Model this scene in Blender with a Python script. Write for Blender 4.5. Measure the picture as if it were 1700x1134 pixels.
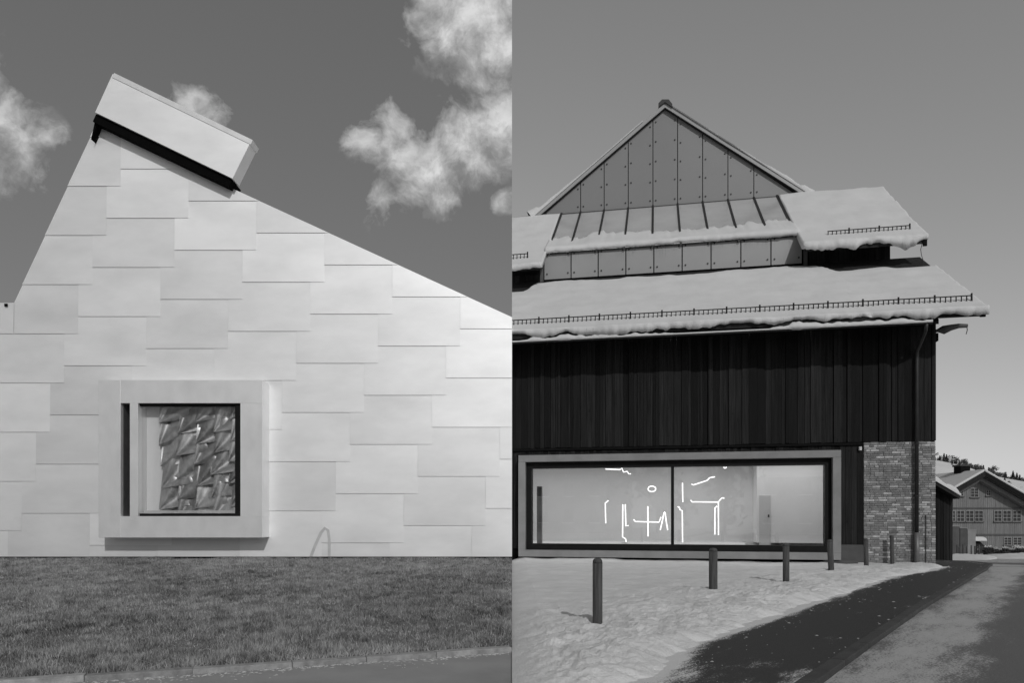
import bpy, bmesh, math, random
import numpy as np
from mathutils import Vector, Matrix

# ---------------------------------------------------------------- scene, camera, light
S = bpy.context.scene
for o in list(bpy.data.objects): bpy.data.objects.remove(o)
COL = S.collection
rnd = random.Random(7)
EYE = 1.6
FPX = 1200.0            # focal length measured in photograph pixels
CX, HY = 850.0, 858.0   # principal column and horizon row of the photograph

cam_d = bpy.data.cameras.new('camera')
cam = bpy.data.objects.new('camera', cam_d); COL.objects.link(cam)
cam.location = (0, 0, EYE); cam.rotation_euler = (math.radians(90), 0, 0)
cam_d.sensor_width = 36; cam_d.lens = 36*FPX/1700
cam_d.shift_y = (HY-567)/1700
cam_d.clip_start = .05; cam_d.clip_end = 3000
S.camera = cam
S.render.resolution_x, S.render.resolution_y = 1024, 684

SUN_AZ, SUN_EL = math.radians(15), math.radians(33)     # behind the viewer, to the right
sv = Vector((math.sin(SUN_AZ)*math.cos(SUN_EL), -math.cos(SUN_AZ)*math.cos(SUN_EL), math.sin(SUN_EL)))
sd = bpy.data.lights.new('sun', 'SUN'); sd.energy = 1.5; sd.angle = math.radians(.6); sd.color = (1, 1, 1)
sun = bpy.data.objects.new('sun', sd); COL.objects.link(sun)
sun.rotation_euler = sv.to_track_quat('Z', 'Y').to_euler()
sun.location = sv*60

vs = S.view_settings
vs.view_transform = 'Standard'; vs.look = 'None'; vs.exposure = 0.0; vs.gamma = 1; vs.use_curve_mapping = False

W = bpy.data.worlds.new('World'); S.world = W; W.use_nodes = True
def nt_tools(nt):
    N, L = nt.nodes, nt.links
    def node(t, **k):
        n = N.new(t)
        for a, b in k.items(): setattr(n, a, b)
        return n
    def put(sock, v):
        if isinstance(v, bpy.types.NodeSocket): L.new(v, sock)
        else: sock.default_value = v
    def math_(op, *a, clamp=False):
        n = node('ShaderNodeMath', operation=op, use_clamp=clamp)
        for i, v in enumerate(a): put(n.inputs[i], v)
        return n.outputs[0]
    def vmath(op, *a):
        n = node('ShaderNodeVectorMath', operation=op)
        for i, v in enumerate(a): put(n.inputs[i], v)
        return n
    def noise(vec, scale, detail=4, rough=.55, dist=0):
        n = node('ShaderNodeTexNoise'); put(n.inputs['Vector'], vec)
        n.inputs['Scale'].default_value = scale; n.inputs['Detail'].default_value = detail
        n.inputs['Roughness'].default_value = rough; n.inputs['Distortion'].default_value = dist
        return n.outputs[0]
    def maprange(v, a, b, c, d, smooth=False):
        n = node('ShaderNodeMapRange'); n.interpolation_type = 'SMOOTHSTEP' if smooth else 'LINEAR'
        put(n.inputs[0], v)
        for i, x in enumerate((a, b, c, d)): put(n.inputs[1+i], x)
        return n.outputs[0]
    return node, put, math_, vmath, noise, maprange

def sky_dir(px, py):
    v = Vector(((px-CX)/FPX, 1, (HY-py)/FPX)); return v.normalized()

# cloud density as a function of sky direction: soft banks broken up by fractal noise
BANKS = [(800, 30, .075, 1), (852, 70, .07, 1), (760, 55, .045, .9), (715, 25, .03, .55), (680, 70, .02, .4),
         (835, 205, .06, 1), (775, 245, .055, 1), (715, 285, .055, 1), (665, 265, .04, .9), (690, 320, .03, .75),
         (610, 238, .03, .8), (650, 205, .03, .7), (640, 235, .035, .8), (850, 330, .018, .7), (640, 345, .03, .45),
         (325, 172, .028, .75), (350, 190, .026, .7), (5, 240, .05, .66), (0, 185, .03, .75), (25, 265, .04, .6), (75, 235, .025, .5),
         (-260, 120, .12, .9), (-420, 330, .1, .8), (-700, -200, .16, .9)]
cg = bpy.data.node_groups.new('cloud_density', 'ShaderNodeTree')
cg.interface.new_socket('Vector', in_out='INPUT', socket_type='NodeSocketVector')
cg.interface.new_socket('Density', in_out='OUTPUT', socket_type='NodeSocketFloat')
node, put, math_, vmath, noise, maprange = nt_tools(cg)
gi, go = node('NodeGroupInput'), node('NodeGroupOutput')
vec = gi.outputs[0]
warp = node('ShaderNodeTexNoise'); put(warp.inputs['Vector'], vec); warp.inputs['Scale'].default_value = 14; warp.inputs['Detail'].default_value = 5
wv = vmath('MULTIPLY', vmath('SUBTRACT', warp.outputs['Color'], (.5, .5, .5)).outputs[0], (.06, .06, .06)).outputs[0]
pv = vmath('ADD', vec, wv).outputs[0]
tot = None
for px, py, r, a in BANKS:
    dd = vmath('DISTANCE', pv, tuple(sky_dir(px, py))).outputs['Value']
    m = maprange(dd, 0., r*1.5, a, 0., True)
    tot = m if tot is None else math_('MAXIMUM', tot, m)
n1 = noise(pv, 26, 9, .62)
n2 = noise(pv, 90, 6, .6)
d = math_('ADD', tot, math_('MULTIPLY', math_('SUBTRACT', n1, .5), 1.5))
d = math_('ADD', d, math_('MULTIPLY', math_('SUBTRACT', n2, .5), .35))
d = math_('MULTIPLY', maprange(d, .22, 1.15, 0, 1, False), maprange(tot, .02, .3, 0, 1, True))
put(go.inputs[0], d)

node, put, math_, vmath, noise, maprange = nt_tools(W.node_tree)
W.node_tree.nodes.clear()
tc = node('ShaderNodeTexCoord').outputs['Generated']
dirn = vmath('NORMALIZE', tc).outputs[0]
sx = node('ShaderNodeSeparateXYZ'); put(sx.inputs[0], dirn)
def sky(air, dust, ozone):
    n = node('ShaderNodeTexSky'); n.sky_type = 'NISHITA'; n.sun_disc = False
    n.sun_elevation = SUN_EL; n.sun_rotation = math.pi-SUN_AZ
    n.air_density, n.dust_density, n.ozone_density, n.altitude = air, dust, ozone, 780
    c = node('ShaderNodeSeparateColor'); put(c.inputs[0], n.outputs[0])
    # panchromatic film behind a yellow filter: mostly red and green reach the grey
    return math_('ADD', math_('MULTIPLY', c.outputs[0], .55), math_('ADD', math_('MULTIPLY', c.outputs[1], .4), math_('MULTIPLY', c.outputs[2], .05)))
SKY_L, SKY_R = .94, 1.13
left = math_('MULTIPLY', math_('POWER', sky(.8, .15, 1.0), .4), SKY_L)
right = math_('MULTIPLY', math_('POWER', sky(1.25, 1.2, 1.0), .72), SKY_R)
g1 = node('ShaderNodeGroup'); g1.node_tree = cg; put(g1.inputs[0], dirn)
g2 = node('ShaderNodeGroup'); g2.node_tree = cg
put(g2.inputs[0], vmath('ADD', dirn, tuple(Vector((.25, -.2, 1)).normalized()*.022)).outputs[0])
dens = g1.outputs[0]
shade = math_('ADD', 3.5, math_('MULTIPLY', math_('SUBTRACT', dens, g2.outputs[0]), 3.4))
shade = math_('ADD', shade, math_('MULTIPLY', math_('SUBTRACT', noise(dirn, 12, 5, .6), .5), 3.5))
shade = math_('MINIMUM', math_('MAXIMUM', shade, 2.2), 5.0)
mixl = node('ShaderNodeMix'); mixl.data_type = 'FLOAT'
put(mixl.inputs[0], math_('POWER', dens, .75)); put(mixl.inputs[2], left); put(mixl.inputs[3], shade)
isr = math_('GREATER_THAN', sx.outputs[0], 0.0)
mixs = node('ShaderNodeMix'); mixs.data_type = 'FLOAT'
put(mixs.inputs[0], isr); put(mixs.inputs[2], mixl.outputs[0]); put(mixs.inputs[3], right)
bg = node('ShaderNodeBackground'); put(bg.inputs[0], mixs.outputs[0]); bg.inputs[1].default_value = .14
wo = node('ShaderNodeOutputWorld'); W.node_tree.links.new(bg.outputs[0], wo.inputs[0])

# ---------------------------------------------------------------- materials (all greys: the place in black and white)
MATS = {}
def mat(name, lo, hi, rough=.7, metal=0., scale=3., stretch=(1, 1, 1), detail=5, bump=0., bscale=40., rand=0., spots=None,
        rough_var=0., spec=.5, bstretch=None, contrast=(.3, .7), bdist=.02):
    """grey procedural material; lo..hi over fractal noise in object space, a per-object random tint, optional dark spots and bump"""
    m = bpy.data.materials.new(name); m.use_nodes = True
    nt = m.node_tree; node, put, math_, vmath, noise, maprange = nt_tools(nt)
    p = nt.nodes['Principled BSDF']
    co = node('ShaderNodeTexCoord').outputs['Object']
    oi = node('ShaderNodeObjectInfo')
    off = vmath('ADD', co, vmath('SCALE', oi.outputs['Location'], (0, 0, 0)).outputs[0]).outputs[0]
    if rand:
        sc = node('ShaderNodeCombineXYZ'); r7 = math_('MULTIPLY', oi.outputs['Random'], 37.); put(sc.inputs[0], r7); put(sc.inputs[1], r7)
        off = vmath('ADD', off, sc.outputs[0]).outputs[0]
    sv_ = vmath('MULTIPLY', off, stretch).outputs[0]
    nz = noise(sv_, scale, detail, .6)
    v = maprange(nz, contrast[0], contrast[1], lo, hi)
    if rand: v = math_('MULTIPLY', v, maprange(oi.outputs['Random'], 0, 1, 1-rand, 1+rand))
    if spots:
        sp = noise(vmath('MULTIPLY', off, spots[2]).outputs[0], spots[0], 3, .7)
        k = maprange(sp, spots[1], spots[1]+.06, 0, 1, True)
        v = math_('MULTIPLY', v, maprange(k, 0, 1, 1, spots[3]))
    cc = node('ShaderNodeCombineColor')
    for i in range(3): put(cc.inputs[i], v)
    put(p.inputs['Base Color'], cc.outputs[0])
    if rough_var: put(p.inputs['Roughness'], maprange(noise(sv_, scale*1.7, 4), .3, .7, rough-rough_var, rough+rough_var))
    else: p.inputs['Roughness'].default_value = rough
    p.inputs['Metallic'].default_value = metal; p.inputs['Specular IOR Level'].default_value = spec
    if bump:
        b = node('ShaderNodeBump'); b.inputs['Strength'].default_value = bump; b.inputs['Distance'].default_value = bdist
        put(b.inputs['Height'], noise(vmath('MULTIPLY', off, bstretch or (1, 1, 1)).outputs[0], bscale, 4, .65))
        put(p.inputs['Normal'], b.outputs[0])
    MATS[name] = m
    return m

mat('steel_cladding', .83, .97, .5, .5, .9, (.45, 1, 1.0), bump=.025, bscale=1.1, rand=.07, rough_var=.04, bdist=.04, detail=4)
mat('steel_frame', .80, .90, .45, .5, 1.6, (1, 1, .6), rough_var=.05, rand=.02)
mat('steel_mark', .62, .74, .46, .5, 3.)  # slightly darker steel for the arch-shaped ribbon
mat('dark_void', .003, .005, .9, spec=.05)  # near-black for joints and backings; also holds the shade of recesses
mat('black_metal', .006, .010, .6, 0, 5, spec=.15)
mat('white_wall', .70, .78, .7, 0, .7)
mat('white_blind', .82, .88, .6, 0, 1.2, (6, 1, .4))
mat('scale_metal', .34, .56, .40, .72, 3., (2.0, 1, 1.0), rand=.18, bump=.02, bscale=3., bstretch=(2, 1, 1))
mat('soil', .10, .16, .95, 0, 5)
mat('grass', .20, .46, .8, 0, .9, detail=9, spec=.2)
def blade_mat(name, lo, hi):
    m = bpy.data.materials.new(name); m.use_nodes = True; nt = m.node_tree
    node, put, math_, vmath, noise, maprange = nt_tools(nt); p = nt.nodes['Principled BSDF']
    v = maprange(node('ShaderNodeAttribute', attribute_name='tone').outputs['Fac'], 0, 1, lo, hi)
    cc = node('ShaderNodeCombineColor')
    for i in range(3): put(cc.inputs[i], v)
    put(p.inputs['Base Color'], cc.outputs[0]); p.inputs['Roughness'].default_value = .75; p.inputs['Specular IOR Level'].default_value = .25; MATS[name] = m
blade_mat('grass_blade', .04, .46)
mat('dry_grass', .5, .68, .8, 0, 3.)
mat('asphalt_summer', .26, .33, .85, 0, 1.2, detail=6, bump=.35, bscale=160, spec=.3)
mat('granite', .20, .40, .85, 0, 9, detail=7, bump=.4, bscale=60, rand=.18, spots=(70, .62, (1, 1, 1), .6))
mat('snow', .58, .64, .75, 0, .9, detail=5, bump=.35, bscale=22, spec=.3, bdist=.03)
mat('snow_ground', .62, .72, .8, 0, 1.6, detail=7, bump=.6, bscale=34, spec=.3, bdist=.045)
mat('snow_far', .62, .70, .8, 0, .05, detail=6, spec=.2)
mat('timber_dark', .003, .019, .8, 0, 2.2, (9, 9, .35), bump=.6, bscale=14, bstretch=(8, 8, .3), rand=.75, spots=(5.5, .64, (2, 2, .8), .35), spec=.25, detail=7)
mat('timber_black', .005, .010, .85, 0, 3, (6, 6, .5), spec=.08)
mat('timber_grey', .15, .23, .8, 0, 3, (5, 5, .4), bump=.2, bscale=9, bstretch=(6, 6, .3), rand=.08, spec=.25)
mat('timber_trim', .07, .10, .8, 0, 3, (1, 1, 1))
mat('roof_tile', .012, .03, .85, 0, 9, spec=.25, bump=.4, bscale=20)
mat('brick', .21, .42, .9, 0, 7., detail=6, rand=.5, bump=.5, bscale=30, spots=(24, .6, (1, 1, 1), .7), spec=.2)
mat('mortar', .13, .2, .95, 0, 9, bump=.4, bscale=60)
mat('concrete', .20, .27, .85, 0, 1.4, detail=7, bump=.2, bscale=50, spots=(30, .68, (1, 1, 1), .72), spec=.3)
mat('concrete_dark', .07, .10, .9, 0, 1.6, detail=7, spec=.3)
mat('panel_frosted', .19, .21, .45, 0, .3, spec=.5, rand=.03)
mat('panel_lower', .28, .31, .45, 0, .5, spec=.5, rand=.04)
mat('wood_post', .03, .095, .85, 0, 5, (9, 9, .5), bump=.7, bscale=16, bstretch=(6, 6, .3), rand=.1)
mat('metal_grey', .12, .17, .5, .3, 4)
mat('metal_dark', .018, .03, .5, .2, 4)
mat('asphalt_wet', .016, .03, .75, 0, 1.5, detail=7, bump=.4, bscale=120, spec=.35)
mat('kerb_dark', .035, .06, .8, 0, 3, detail=7, bump=.4, bscale=60, rand=.15)
mat('bark', .03, .05, .9, 0, 5)
mat('foliage', .02, .06, .9, 0, .2, rand=.2)
mat('foliage_frost', .07, .14, .9, 0, .3, rand=.2)
mat('car_paint', .02, .03, .3, .3, 1)
mat('strip_glass', .6, .75, .2, .45, .5, spec=.8, rand=.04)
mat('floor_white', .45, .5, .4, 0, 1)
mat('door_paint', .5, .54, .6, 0, 2)
mat('frame_paint', .26, .34, .6, 0, 4)
mat('white_paint', .6, .68, .6, 0, 4)

def glass_mat(name, ior, tint, rough=.0):
    m = bpy.data.materials.new(name); m.use_nodes = True; nt = m.node_tree; nt.nodes.clear()
    node, put, math_, vmath, noise, maprange = nt_tools(nt)
    lw = node('ShaderNodeLayerWeight'); lw.inputs[0].default_value = .5; f0 = ((ior-1)/(ior+1))**2
    fr = math_('ADD', f0, math_('MULTIPLY', math_('POWER', lw.outputs['Facing'], 5.), 1-f0))
    t = node('ShaderNodeBsdfTransparent'); t.inputs[0].default_value = (tint, tint, tint, 1)
    g = node('ShaderNodeBsdfGlossy'); g.inputs['Roughness'].default_value = rough; g.inputs[0].default_value = (1, 1, 1, 1)
    x = node('ShaderNodeMixShader'); nt.links.new(fr, x.inputs[0]); nt.links.new(t.outputs[0], x.inputs[1]); nt.links.new(g.outputs[0], x.inputs[2])
    o = node('ShaderNodeOutputMaterial'); nt.links.new(x.outputs[0], o.inputs[0]); MATS[name] = m
glass_mat('glass', 1.7, .93)
glass_mat('glass_reflecting', 2.6, .75)
glass_mat('ice', 1.31, .9, .15)
def emit(name, s):
    m = bpy.data.materials.new(name); m.use_nodes = True; nt = m.node_tree
    p = nt.nodes['Principled BSDF']; p.inputs['Base Color'].default_value = (.8, .8, .8, 1)
    p.inputs['Emission Color'].default_value = (1, 1, 1, 1); p.inputs['Emission Strength'].default_value = s; MATS[name] = m
emit('neon', 1.7)
def road_mat(name, b0, b1, snow, ang, amp):
    m = bpy.data.materials.new(name); m.use_nodes = True; nt = m.node_tree
    node, put, math_, vmath, noise, maprange = nt_tools(nt); p = nt.nodes['Principled BSDF']
    at = node('ShaderNodeAttribute', attribute_name='ice').outputs['Fac']
    co = node('ShaderNodeTexCoord').outputs['Object']
    ca, sa = math.cos(math.radians(ang)), math.sin(math.radians(ang))
    cx = node('ShaderNodeCombineXYZ'); put(cx.inputs[0], math_('MULTIPLY', vmath('DOT_PRODUCT', co, (ca, sa, 0)).outputs['Value'], .45)); put(cx.inputs[1], math_('MULTIPLY', vmath('DOT_PRODUCT', co, (-sa, ca, 0)).outputs['Value'], 1.5))
    a = noise(cx.outputs[0], 1.6, 9, .7); b = noise(co, 45, 4, .7)
    k = math_('ADD', at, math_('ADD', math_('MULTIPLY', math_('SUBTRACT', a, .5), amp), math_('MULTIPLY', math_('SUBTRACT', b, .5), 1.5)))
    k = maprange(k, .38, .72, 0, 1, True)
    base = maprange(noise(co, 70, 4, .7), .3, .7, b0, b1)
    v = math_('ADD', math_('MULTIPLY', base, math_('SUBTRACT', 1, k)), math_('MULTIPLY', k, snow))
    cc = node('ShaderNodeCombineColor')
    for i in range(3): put(cc.inputs[i], v)
    put(p.inputs['Base Color'], cc.outputs[0]); p.inputs['Roughness'].default_value = .7; p.inputs['Specular IOR Level'].default_value = .35
    bu = node('ShaderNodeBump'); bu.inputs['Strength'].default_value = .4; bu.inputs['Distance'].default_value = .02
    put(bu.inputs['Height'], math_('ADD', b, math_('MULTIPLY', a, 2))); put(p.inputs['Normal'], bu.outputs[0]); MATS[name] = m
road_mat('road_winter', .07, .17, .42, 51, 1.3)
road_mat('pavement_winter', .015, .055, .62, 51, 2.1)

# ---------------------------------------------------------------- helpers
def link(o, parent=None):
    COL.objects.link(o)
    if parent is not None: o.parent = parent
    return o
def empty(name, loc, label, cat, group=None):
    o = bpy.data.objects.new(name, None); o.location = loc; o.empty_display_size = .3; link(o)
    return tag(o, label, cat, group)
def tag(o, label=None, cat=None, group=None, kind=None):
    for k, v in (('label', label), ('category', cat), ('group', group), ('kind', kind)):
        if v: o[k] = v
    return o
class MB:
    """collects shapes, builds them as one mesh object in world coordinates"""
    def __init__(s): s.v, s.f = [], []
    def add(s, v, f):
        k = len(s.v); s.v += [tuple(p) for p in v]; s.f += [tuple(i+k for i in q) for q in f]; return s
    def hexa(s, p):      # 8 corners: bottom ring 0-3, top ring 4-7
        return s.add(p, [(3, 2, 1, 0), (4, 5, 6, 7), (0, 1, 5, 4), (1, 2, 6, 5), (2, 3, 7, 6), (3, 0, 4, 7)])
    def box(s, x0, x1, y0, y1, z0, z1, T=None):
        p = [(x0, y0, z0), (x1, y0, z0), (x1, y1, z0), (x0, y1, z0), (x0, y0, z1), (x1, y0, z1), (x1, y1, z1), (x0, y1, z1)]
        if T: p = [T(*q) for q in p]
        return s.hexa(p)
    def prism(s, front, back):
        n = len(front); v = list(front)+list(back)
        return s.add(v, [tuple(range(n))[::-1], tuple(range(n, 2*n))]+[(i, (i+1) % n, (i+1) % n+n, i+n) for i in range(n)])
    def tube(s, pts, r, n=8, cap=True):
        pts = [Vector(p) for p in pts]; k0 = len(s.v); rr = r if isinstance(r, (list, tuple)) else [r]*len(pts)
        for i, p in enumerate(pts):
            t = (pts[min(i+1, len(pts)-1)]-pts[max(i-1, 0)]).normalized()
            a = t.orthogonal().normalized() if i == 0 else (pa-t*pa.dot(t)).normalized()
            pa = a; b = t.cross(a)
            for j in range(n):
                q = 2*math.pi*j/n; s.v.append(tuple(p+(a*math.cos(q)+b*math.sin(q))*rr[i]))
        for i in range(len(pts)-1):
            for j in range(n): s.f.append((k0+i*n+j, k0+i*n+(j+1) % n, k0+(i+1)*n+(j+1) % n, k0+(i+1)*n+j))
        if cap:
            s.f.append(tuple(k0+j for j in range(n))[::-1]); s.f.append(tuple(k0+(len(pts)-1)*n+j for j in range(n)))
        return s
    def build(s, name, m, parent=None, smooth=False, bevel=0, clip=0):
        me = bpy.data.meshes.new(name); me.from_pydata(s.v, [], s.f)
        bm = bmesh.new(); bm.from_mesh(me); bmesh.ops.recalc_face_normals(bm, faces=bm.faces[:])
        xs = [v[0] for v in s.v]
        if clip and ((clip > 0 and min(xs) < GAP) or (clip < 0 and max(xs) > -GAP)):
            g = bm.verts[:]+bm.edges[:]+bm.faces[:]
            r = bmesh.ops.bisect_plane(bm, geom=g, dist=1e-5, plane_co=(clip*GAP, 0, 0), plane_no=(1, 0, 0), clear_inner=clip > 0, clear_outer=clip < 0)
            ed = [e for e in r['geom_cut'] if isinstance(e, bmesh.types.BMEdge) and e.is_boundary]
            if ed: bmesh.ops.holes_fill(bm, edges=ed, sides=0)
        bm.to_mesh(me); bm.free()
        if smooth: me.polygons.foreach_set('use_smooth', [True]*len(me.polygons))
        me.materials.append(MATS[m])
        o = bpy.data.objects.new(name, me); link(o, parent)
        if parent is not None: o.matrix_parent_inverse = par_inv(parent)
        if bevel:
            b = o.modifiers.new('bevel', 'BEVEL'); b.width = bevel; b.segments = 2; b.limit_method = 'ANGLE'
        return o
GAP = .0005      # the two places meet along the plane x = 0
def par_inv(p):
    M = Matrix.Translation(p.location)
    return M.inverted()
def vnoise(x, y, seed=0):
    x, y = np.asarray(x, float), np.asarray(y, float)
    xi, yi = np.floor(x).astype(np.int64), np.floor(y).astype(np.int64); xf, yf = x-xi, y-yi
    def h(a, b):
        n = (a*374761393+b*668265263+seed*974711) & 0x7fffffff
        n = ((n ^ (n >> 13))*1274126177) & 0x7fffffff
        return ((n ^ (n >> 16)) & 0xffff)/65535.
    u, v = xf*xf*(3-2*xf), yf*yf*(3-2*yf)
    return (h(xi, yi)*(1-u)+h(xi+1, yi)*u)*(1-v)+(h(xi, yi+1)*(1-u)+h(xi+1, yi+1)*u)*v
def fbm(x, y, seed=0, o=4, g=.5):
    t, a, n = 0, 1., 0.
    for i in range(o):
        t = t+a*vnoise(np.asarray(x)*2**i, np.asarray(y)*2**i, seed+i*17); n += a; a *= g
    return t/n-.5
def np_mesh(name, V, F, m, parent=None, smooth=True):
    me = bpy.data.meshes.new(name); V = np.asarray(V, np.float32); F = np.asarray(F, np.int32)
    k = F.shape[1]
    me.vertices.add(len(V)); me.vertices.foreach_set('co', V.ravel())
    me.loops.add(F.size); me.loops.foreach_set('vertex_index', F.ravel())
    me.polygons.add(len(F)); me.polygons.foreach_set('loop_start', np.arange(0, F.size, k, dtype=np.int32))
    me.update(calc_edges=True)
    if smooth: me.polygons.foreach_set('use_smooth', [True]*len(F))
    me.materials.append(MATS[m]); o = bpy.data.objects.new(name, me); link(o, parent)
    if parent is not None: o.matrix_parent_inverse = par_inv(parent)
    return o
def grid_faces(nr, nc):
    i = np.arange(nr-1)[:, None]*nc+np.arange(nc-1)[None, :]
    return np.stack([i, i+1, i+1+nc, i+nc], -1).reshape(-1, 4)
def G(px, py, Y): return Vector(((px-CX)/FPX*Y, Y, EYE+(HY-py)/FPX*Y))   # a photograph point at depth Y

# ================================================================ THE SETTING
def hgt(Y):      # the land falls away gently behind the barn
    Y = np.asarray(Y, float)
    return np.where(Y < 24, 0, -(np.minimum(Y, 86)-24)*.049)
ys = np.concatenate([np.linspace(-60, 24, 5), np.linspace(30, 130, 11), [200, 400, 900, 1800]])
mbg = MB()
xs = [0, 60, 400, 1800]
for sgn, in ((-1,), (1,)):
    for i in range(len(ys)-1):
        for j in range(len(xs)-1):
            q = [(sgn*xs[j], ys[i]), (sgn*xs[j+1], ys[i]), (sgn*xs[j+1], ys[i+1]), (sgn*xs[j], ys[i+1])]
            mbg.add([(x, y, float(hgt(y))*(sgn > 0)-.22) for x, y in q], [(0, 1, 2, 3)])
gr = mbg.build('ground', 'snow_far'); gr.data.materials.append(MATS['grass'])
for p in gr.data.polygons: p.material_index = 1 if p.center.x < 0 else 0
tag(gr, kind='structure')

# ---- summer side: road, kerb, grass bank
KD = .367        # the kerb runs askew: y = 8.5 + KD*x
def kerb_y(x): return 8.5+KD*x
mb = MB()
mb.prism([(-60, -30, -.15), (-GAP, -30, -.15), (-GAP, kerb_y(0)+.02, -.15), (-60, kerb_y(-60)+.02, -.15)],
         [(-60, -30, 0), (-GAP, -30, 0), (-GAP, kerb_y(0)+.02, 0), (-60, kerb_y(-60)+.02, 0)])
tag(mb.build('road', 'asphalt_summer'), kind='structure')
kerb = bpy.data.objects.new('kerb', None); link(kerb); tag(kerb, kind='structure'); kerb.location = (-4, 7, 0)
x = -GAP; kl = math.sqrt(1+KD*KD)
while x > -9.5:
    ln = rnd.uniform(.75, 1.25); x2 = x-ln/kl
    j = rnd.uniform(-.006, .006); zt = .06+rnd.uniform(-.006, .006)
    nx, ny = -KD/kl*.13, 1/kl*.13
    a, b = (x, kerb_y(x)+j), (x2+.004, kerb_y(x2)+j)
    w = [(a[0], a[1]), (b[0], b[1]), (b[0]+nx, b[1]+ny), (a[0]+nx, a[1]+ny)]
    mb = MB().hexa([(p[0], p[1], -.12) for p in w]+[(p[0], p[1], zt) for p in w])
    mb.build('kerbstone', 'granite', kerb, bevel=.006, clip=-1)
    x = x2
FY = 24.0; PX = FY/FPX        # the steel facade stands square to the viewer; one photo pixel is 2 cm there
def fx(px): return (px-CX)*PX
def fz(py): return EYE+(HY-py)*PX
def bank_z(x, y):
    t = np.clip((y-kerb_y(x))/(FY-kerb_y(x)), 0, 1)
    return .05+.16*t+.05*fbm(x*.5, y*.5, 3)*np.sin(np.pi*t)
nr, nc = 90, 120
xx = np.linspace(-24, -GAP, nc)
V = []
for r in range(nr):
    t = r/(nr-1); yv = kerb_y(xx)+.125+(FY+.4-kerb_y(xx)-.125)*t
    V.append(np.stack([xx, yv, bank_z(xx, yv)], -1))
V = np.concatenate(V)
lawn = np_mesh('lawn', V, grid_faces(nr, nc), 'soil'); tag(lawn, kind='structure')
mb = MB()
prof = [(-GAP, float(y), float(bank_z(-GAP, y))) for y in np.linspace(kerb_y(0)+.13, FY+.3, 20)]
low = [(p[0], p[1], -.2) for p in prof]
mb.add(prof+low, [(i, i+1, i+21, i+20) for i in range(19)]); mb.build('bank_side', 'soil', lawn)

def grass(name, n, seed, h0, h1, wid, m, lay=0.35):
    g = np.random.default_rng(seed)
    k = int(n*3)
    y = 6.3+(FY+.03-6.3)*g.random(k)**1.15; x = -g.random(k)*.92*(y+.5)
    ok = (y > kerb_y(x)+.12) & (y < FY-.02) & (x < -.01); x, y = x[ok][:n], y[ok][:n]
    tuft = fbm(x*1.3, y*1.3, 5, 4)+.6*fbm(x*6, y*6, 9, 3)
    keep = g.random(len(x)) < np.clip(.75+1.6*tuft, .25, 1); x, y, tuft = x[keep], y[keep], tuft[keep]
    z = bank_z(x, y)-.005
    h = (h0+(h1-h0)*g.random(len(x)))*np.clip(1+1.6*tuft, .45, 1.8)
    a = g.random(len(x))*2*np.pi; b = g.random(len(x))*2*np.pi; ln = h*lay*(.3+1.5*g.random(len(x)))
    w = wid*(.6+.8*g.random(len(x)))*(.6+y/20)
    P0 = np.stack([x-np.cos(a)*w, y-np.sin(a)*w, z], -1); P1 = np.stack([x+np.cos(a)*w, y+np.sin(a)*w, z], -1)
    P2 = np.stack([np.minimum(x+np.cos(b)*ln, -.002), y+np.sin(b)*ln, z+h], -1)
    V = np.stack([P0, P1, P2], 1).reshape(-1, 3)
    o = np_mesh(name, V, np.arange(len(V)).reshape(-1, 3), m, smooth=False)
    tone = np.clip(.5+1.2*fbm(x*5.5, y*3.6, 15, 4, .7)+.5*fbm(x*.8, y*.5, 16, 3)+.7*(g.random(len(x))-.5), .02, 1.3)
    at = o.data.attributes.new('tone', 'FLOAT', 'POINT'); at.data.foreach_set('value', np.repeat(tone, 3).astype(np.float32))
    return o
tag(grass('grass', 520000, 11, .03, .075, .005, 'grass_blade'), 'short summer grass covering the bank before the steel building', 'grass', kind='stuff')
tag(grass('dry_grass', 34000, 12, .03, .07, .0035, 'dry_grass', 1.6), 'pale dry blades and straw scattered through the lawn', 'dry grass', kind='stuff')

# grit and cut grass swept against the kerb foot
g = np.random.default_rng(8); mb = MB()
for _ in range(900):
    x = -g.random()*7.2; dd_ = .02+g.exponential(.09)*(.4+1.6*max(0, float(fbm(x*1.2, 0., 19))+.3)); y = kerb_y(x)-dd_; r = .006+.018*g.random()**3; a = g.random()*3.14
    ex, ey = r*1.8*math.cos(a), r*1.8*math.sin(a); fx_, fy_ = -ey*.35, ex*.35
    if x+abs(ex)+abs(fx_) > -.01: continue
    mb.add([(x-ex, y-ey, .002), (x+fx_, y+fy_, .003), (x+ex, y+ey, .002), (x-fx_, y-fy_, .003), (x, y, .007)], [(0, 1, 4), (1, 2, 4), (2, 3, 4), (3, 0, 4)])
tag(mb.build('road_grit', 'dry_grass'), 'pale grit and dry cuttings lying along the foot of the kerb', 'grit', kind='stuff')
# ---- winter side: road, pavement, snow
def interp(y, tab):
    t = np.array(tab); return np.interp(y, t[:, 0], t[:, 1])
KERB_R = [(4, .75), (6.96, 2.9), (9.06, 4.45), (12.8, 7.25), (17.9, 11.2), (22.4, 14.7), (25, 16.6), (27, 17.3)]
SNOW_E = [(4, -.9), (6.2, .35), (7.33, 1.37), (9.14, 2.29), (11.16, 3.91), (15.1, 6.93), (19.2, 10.1), (21.6, 12.6), (23.2, 13.9)]
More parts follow.
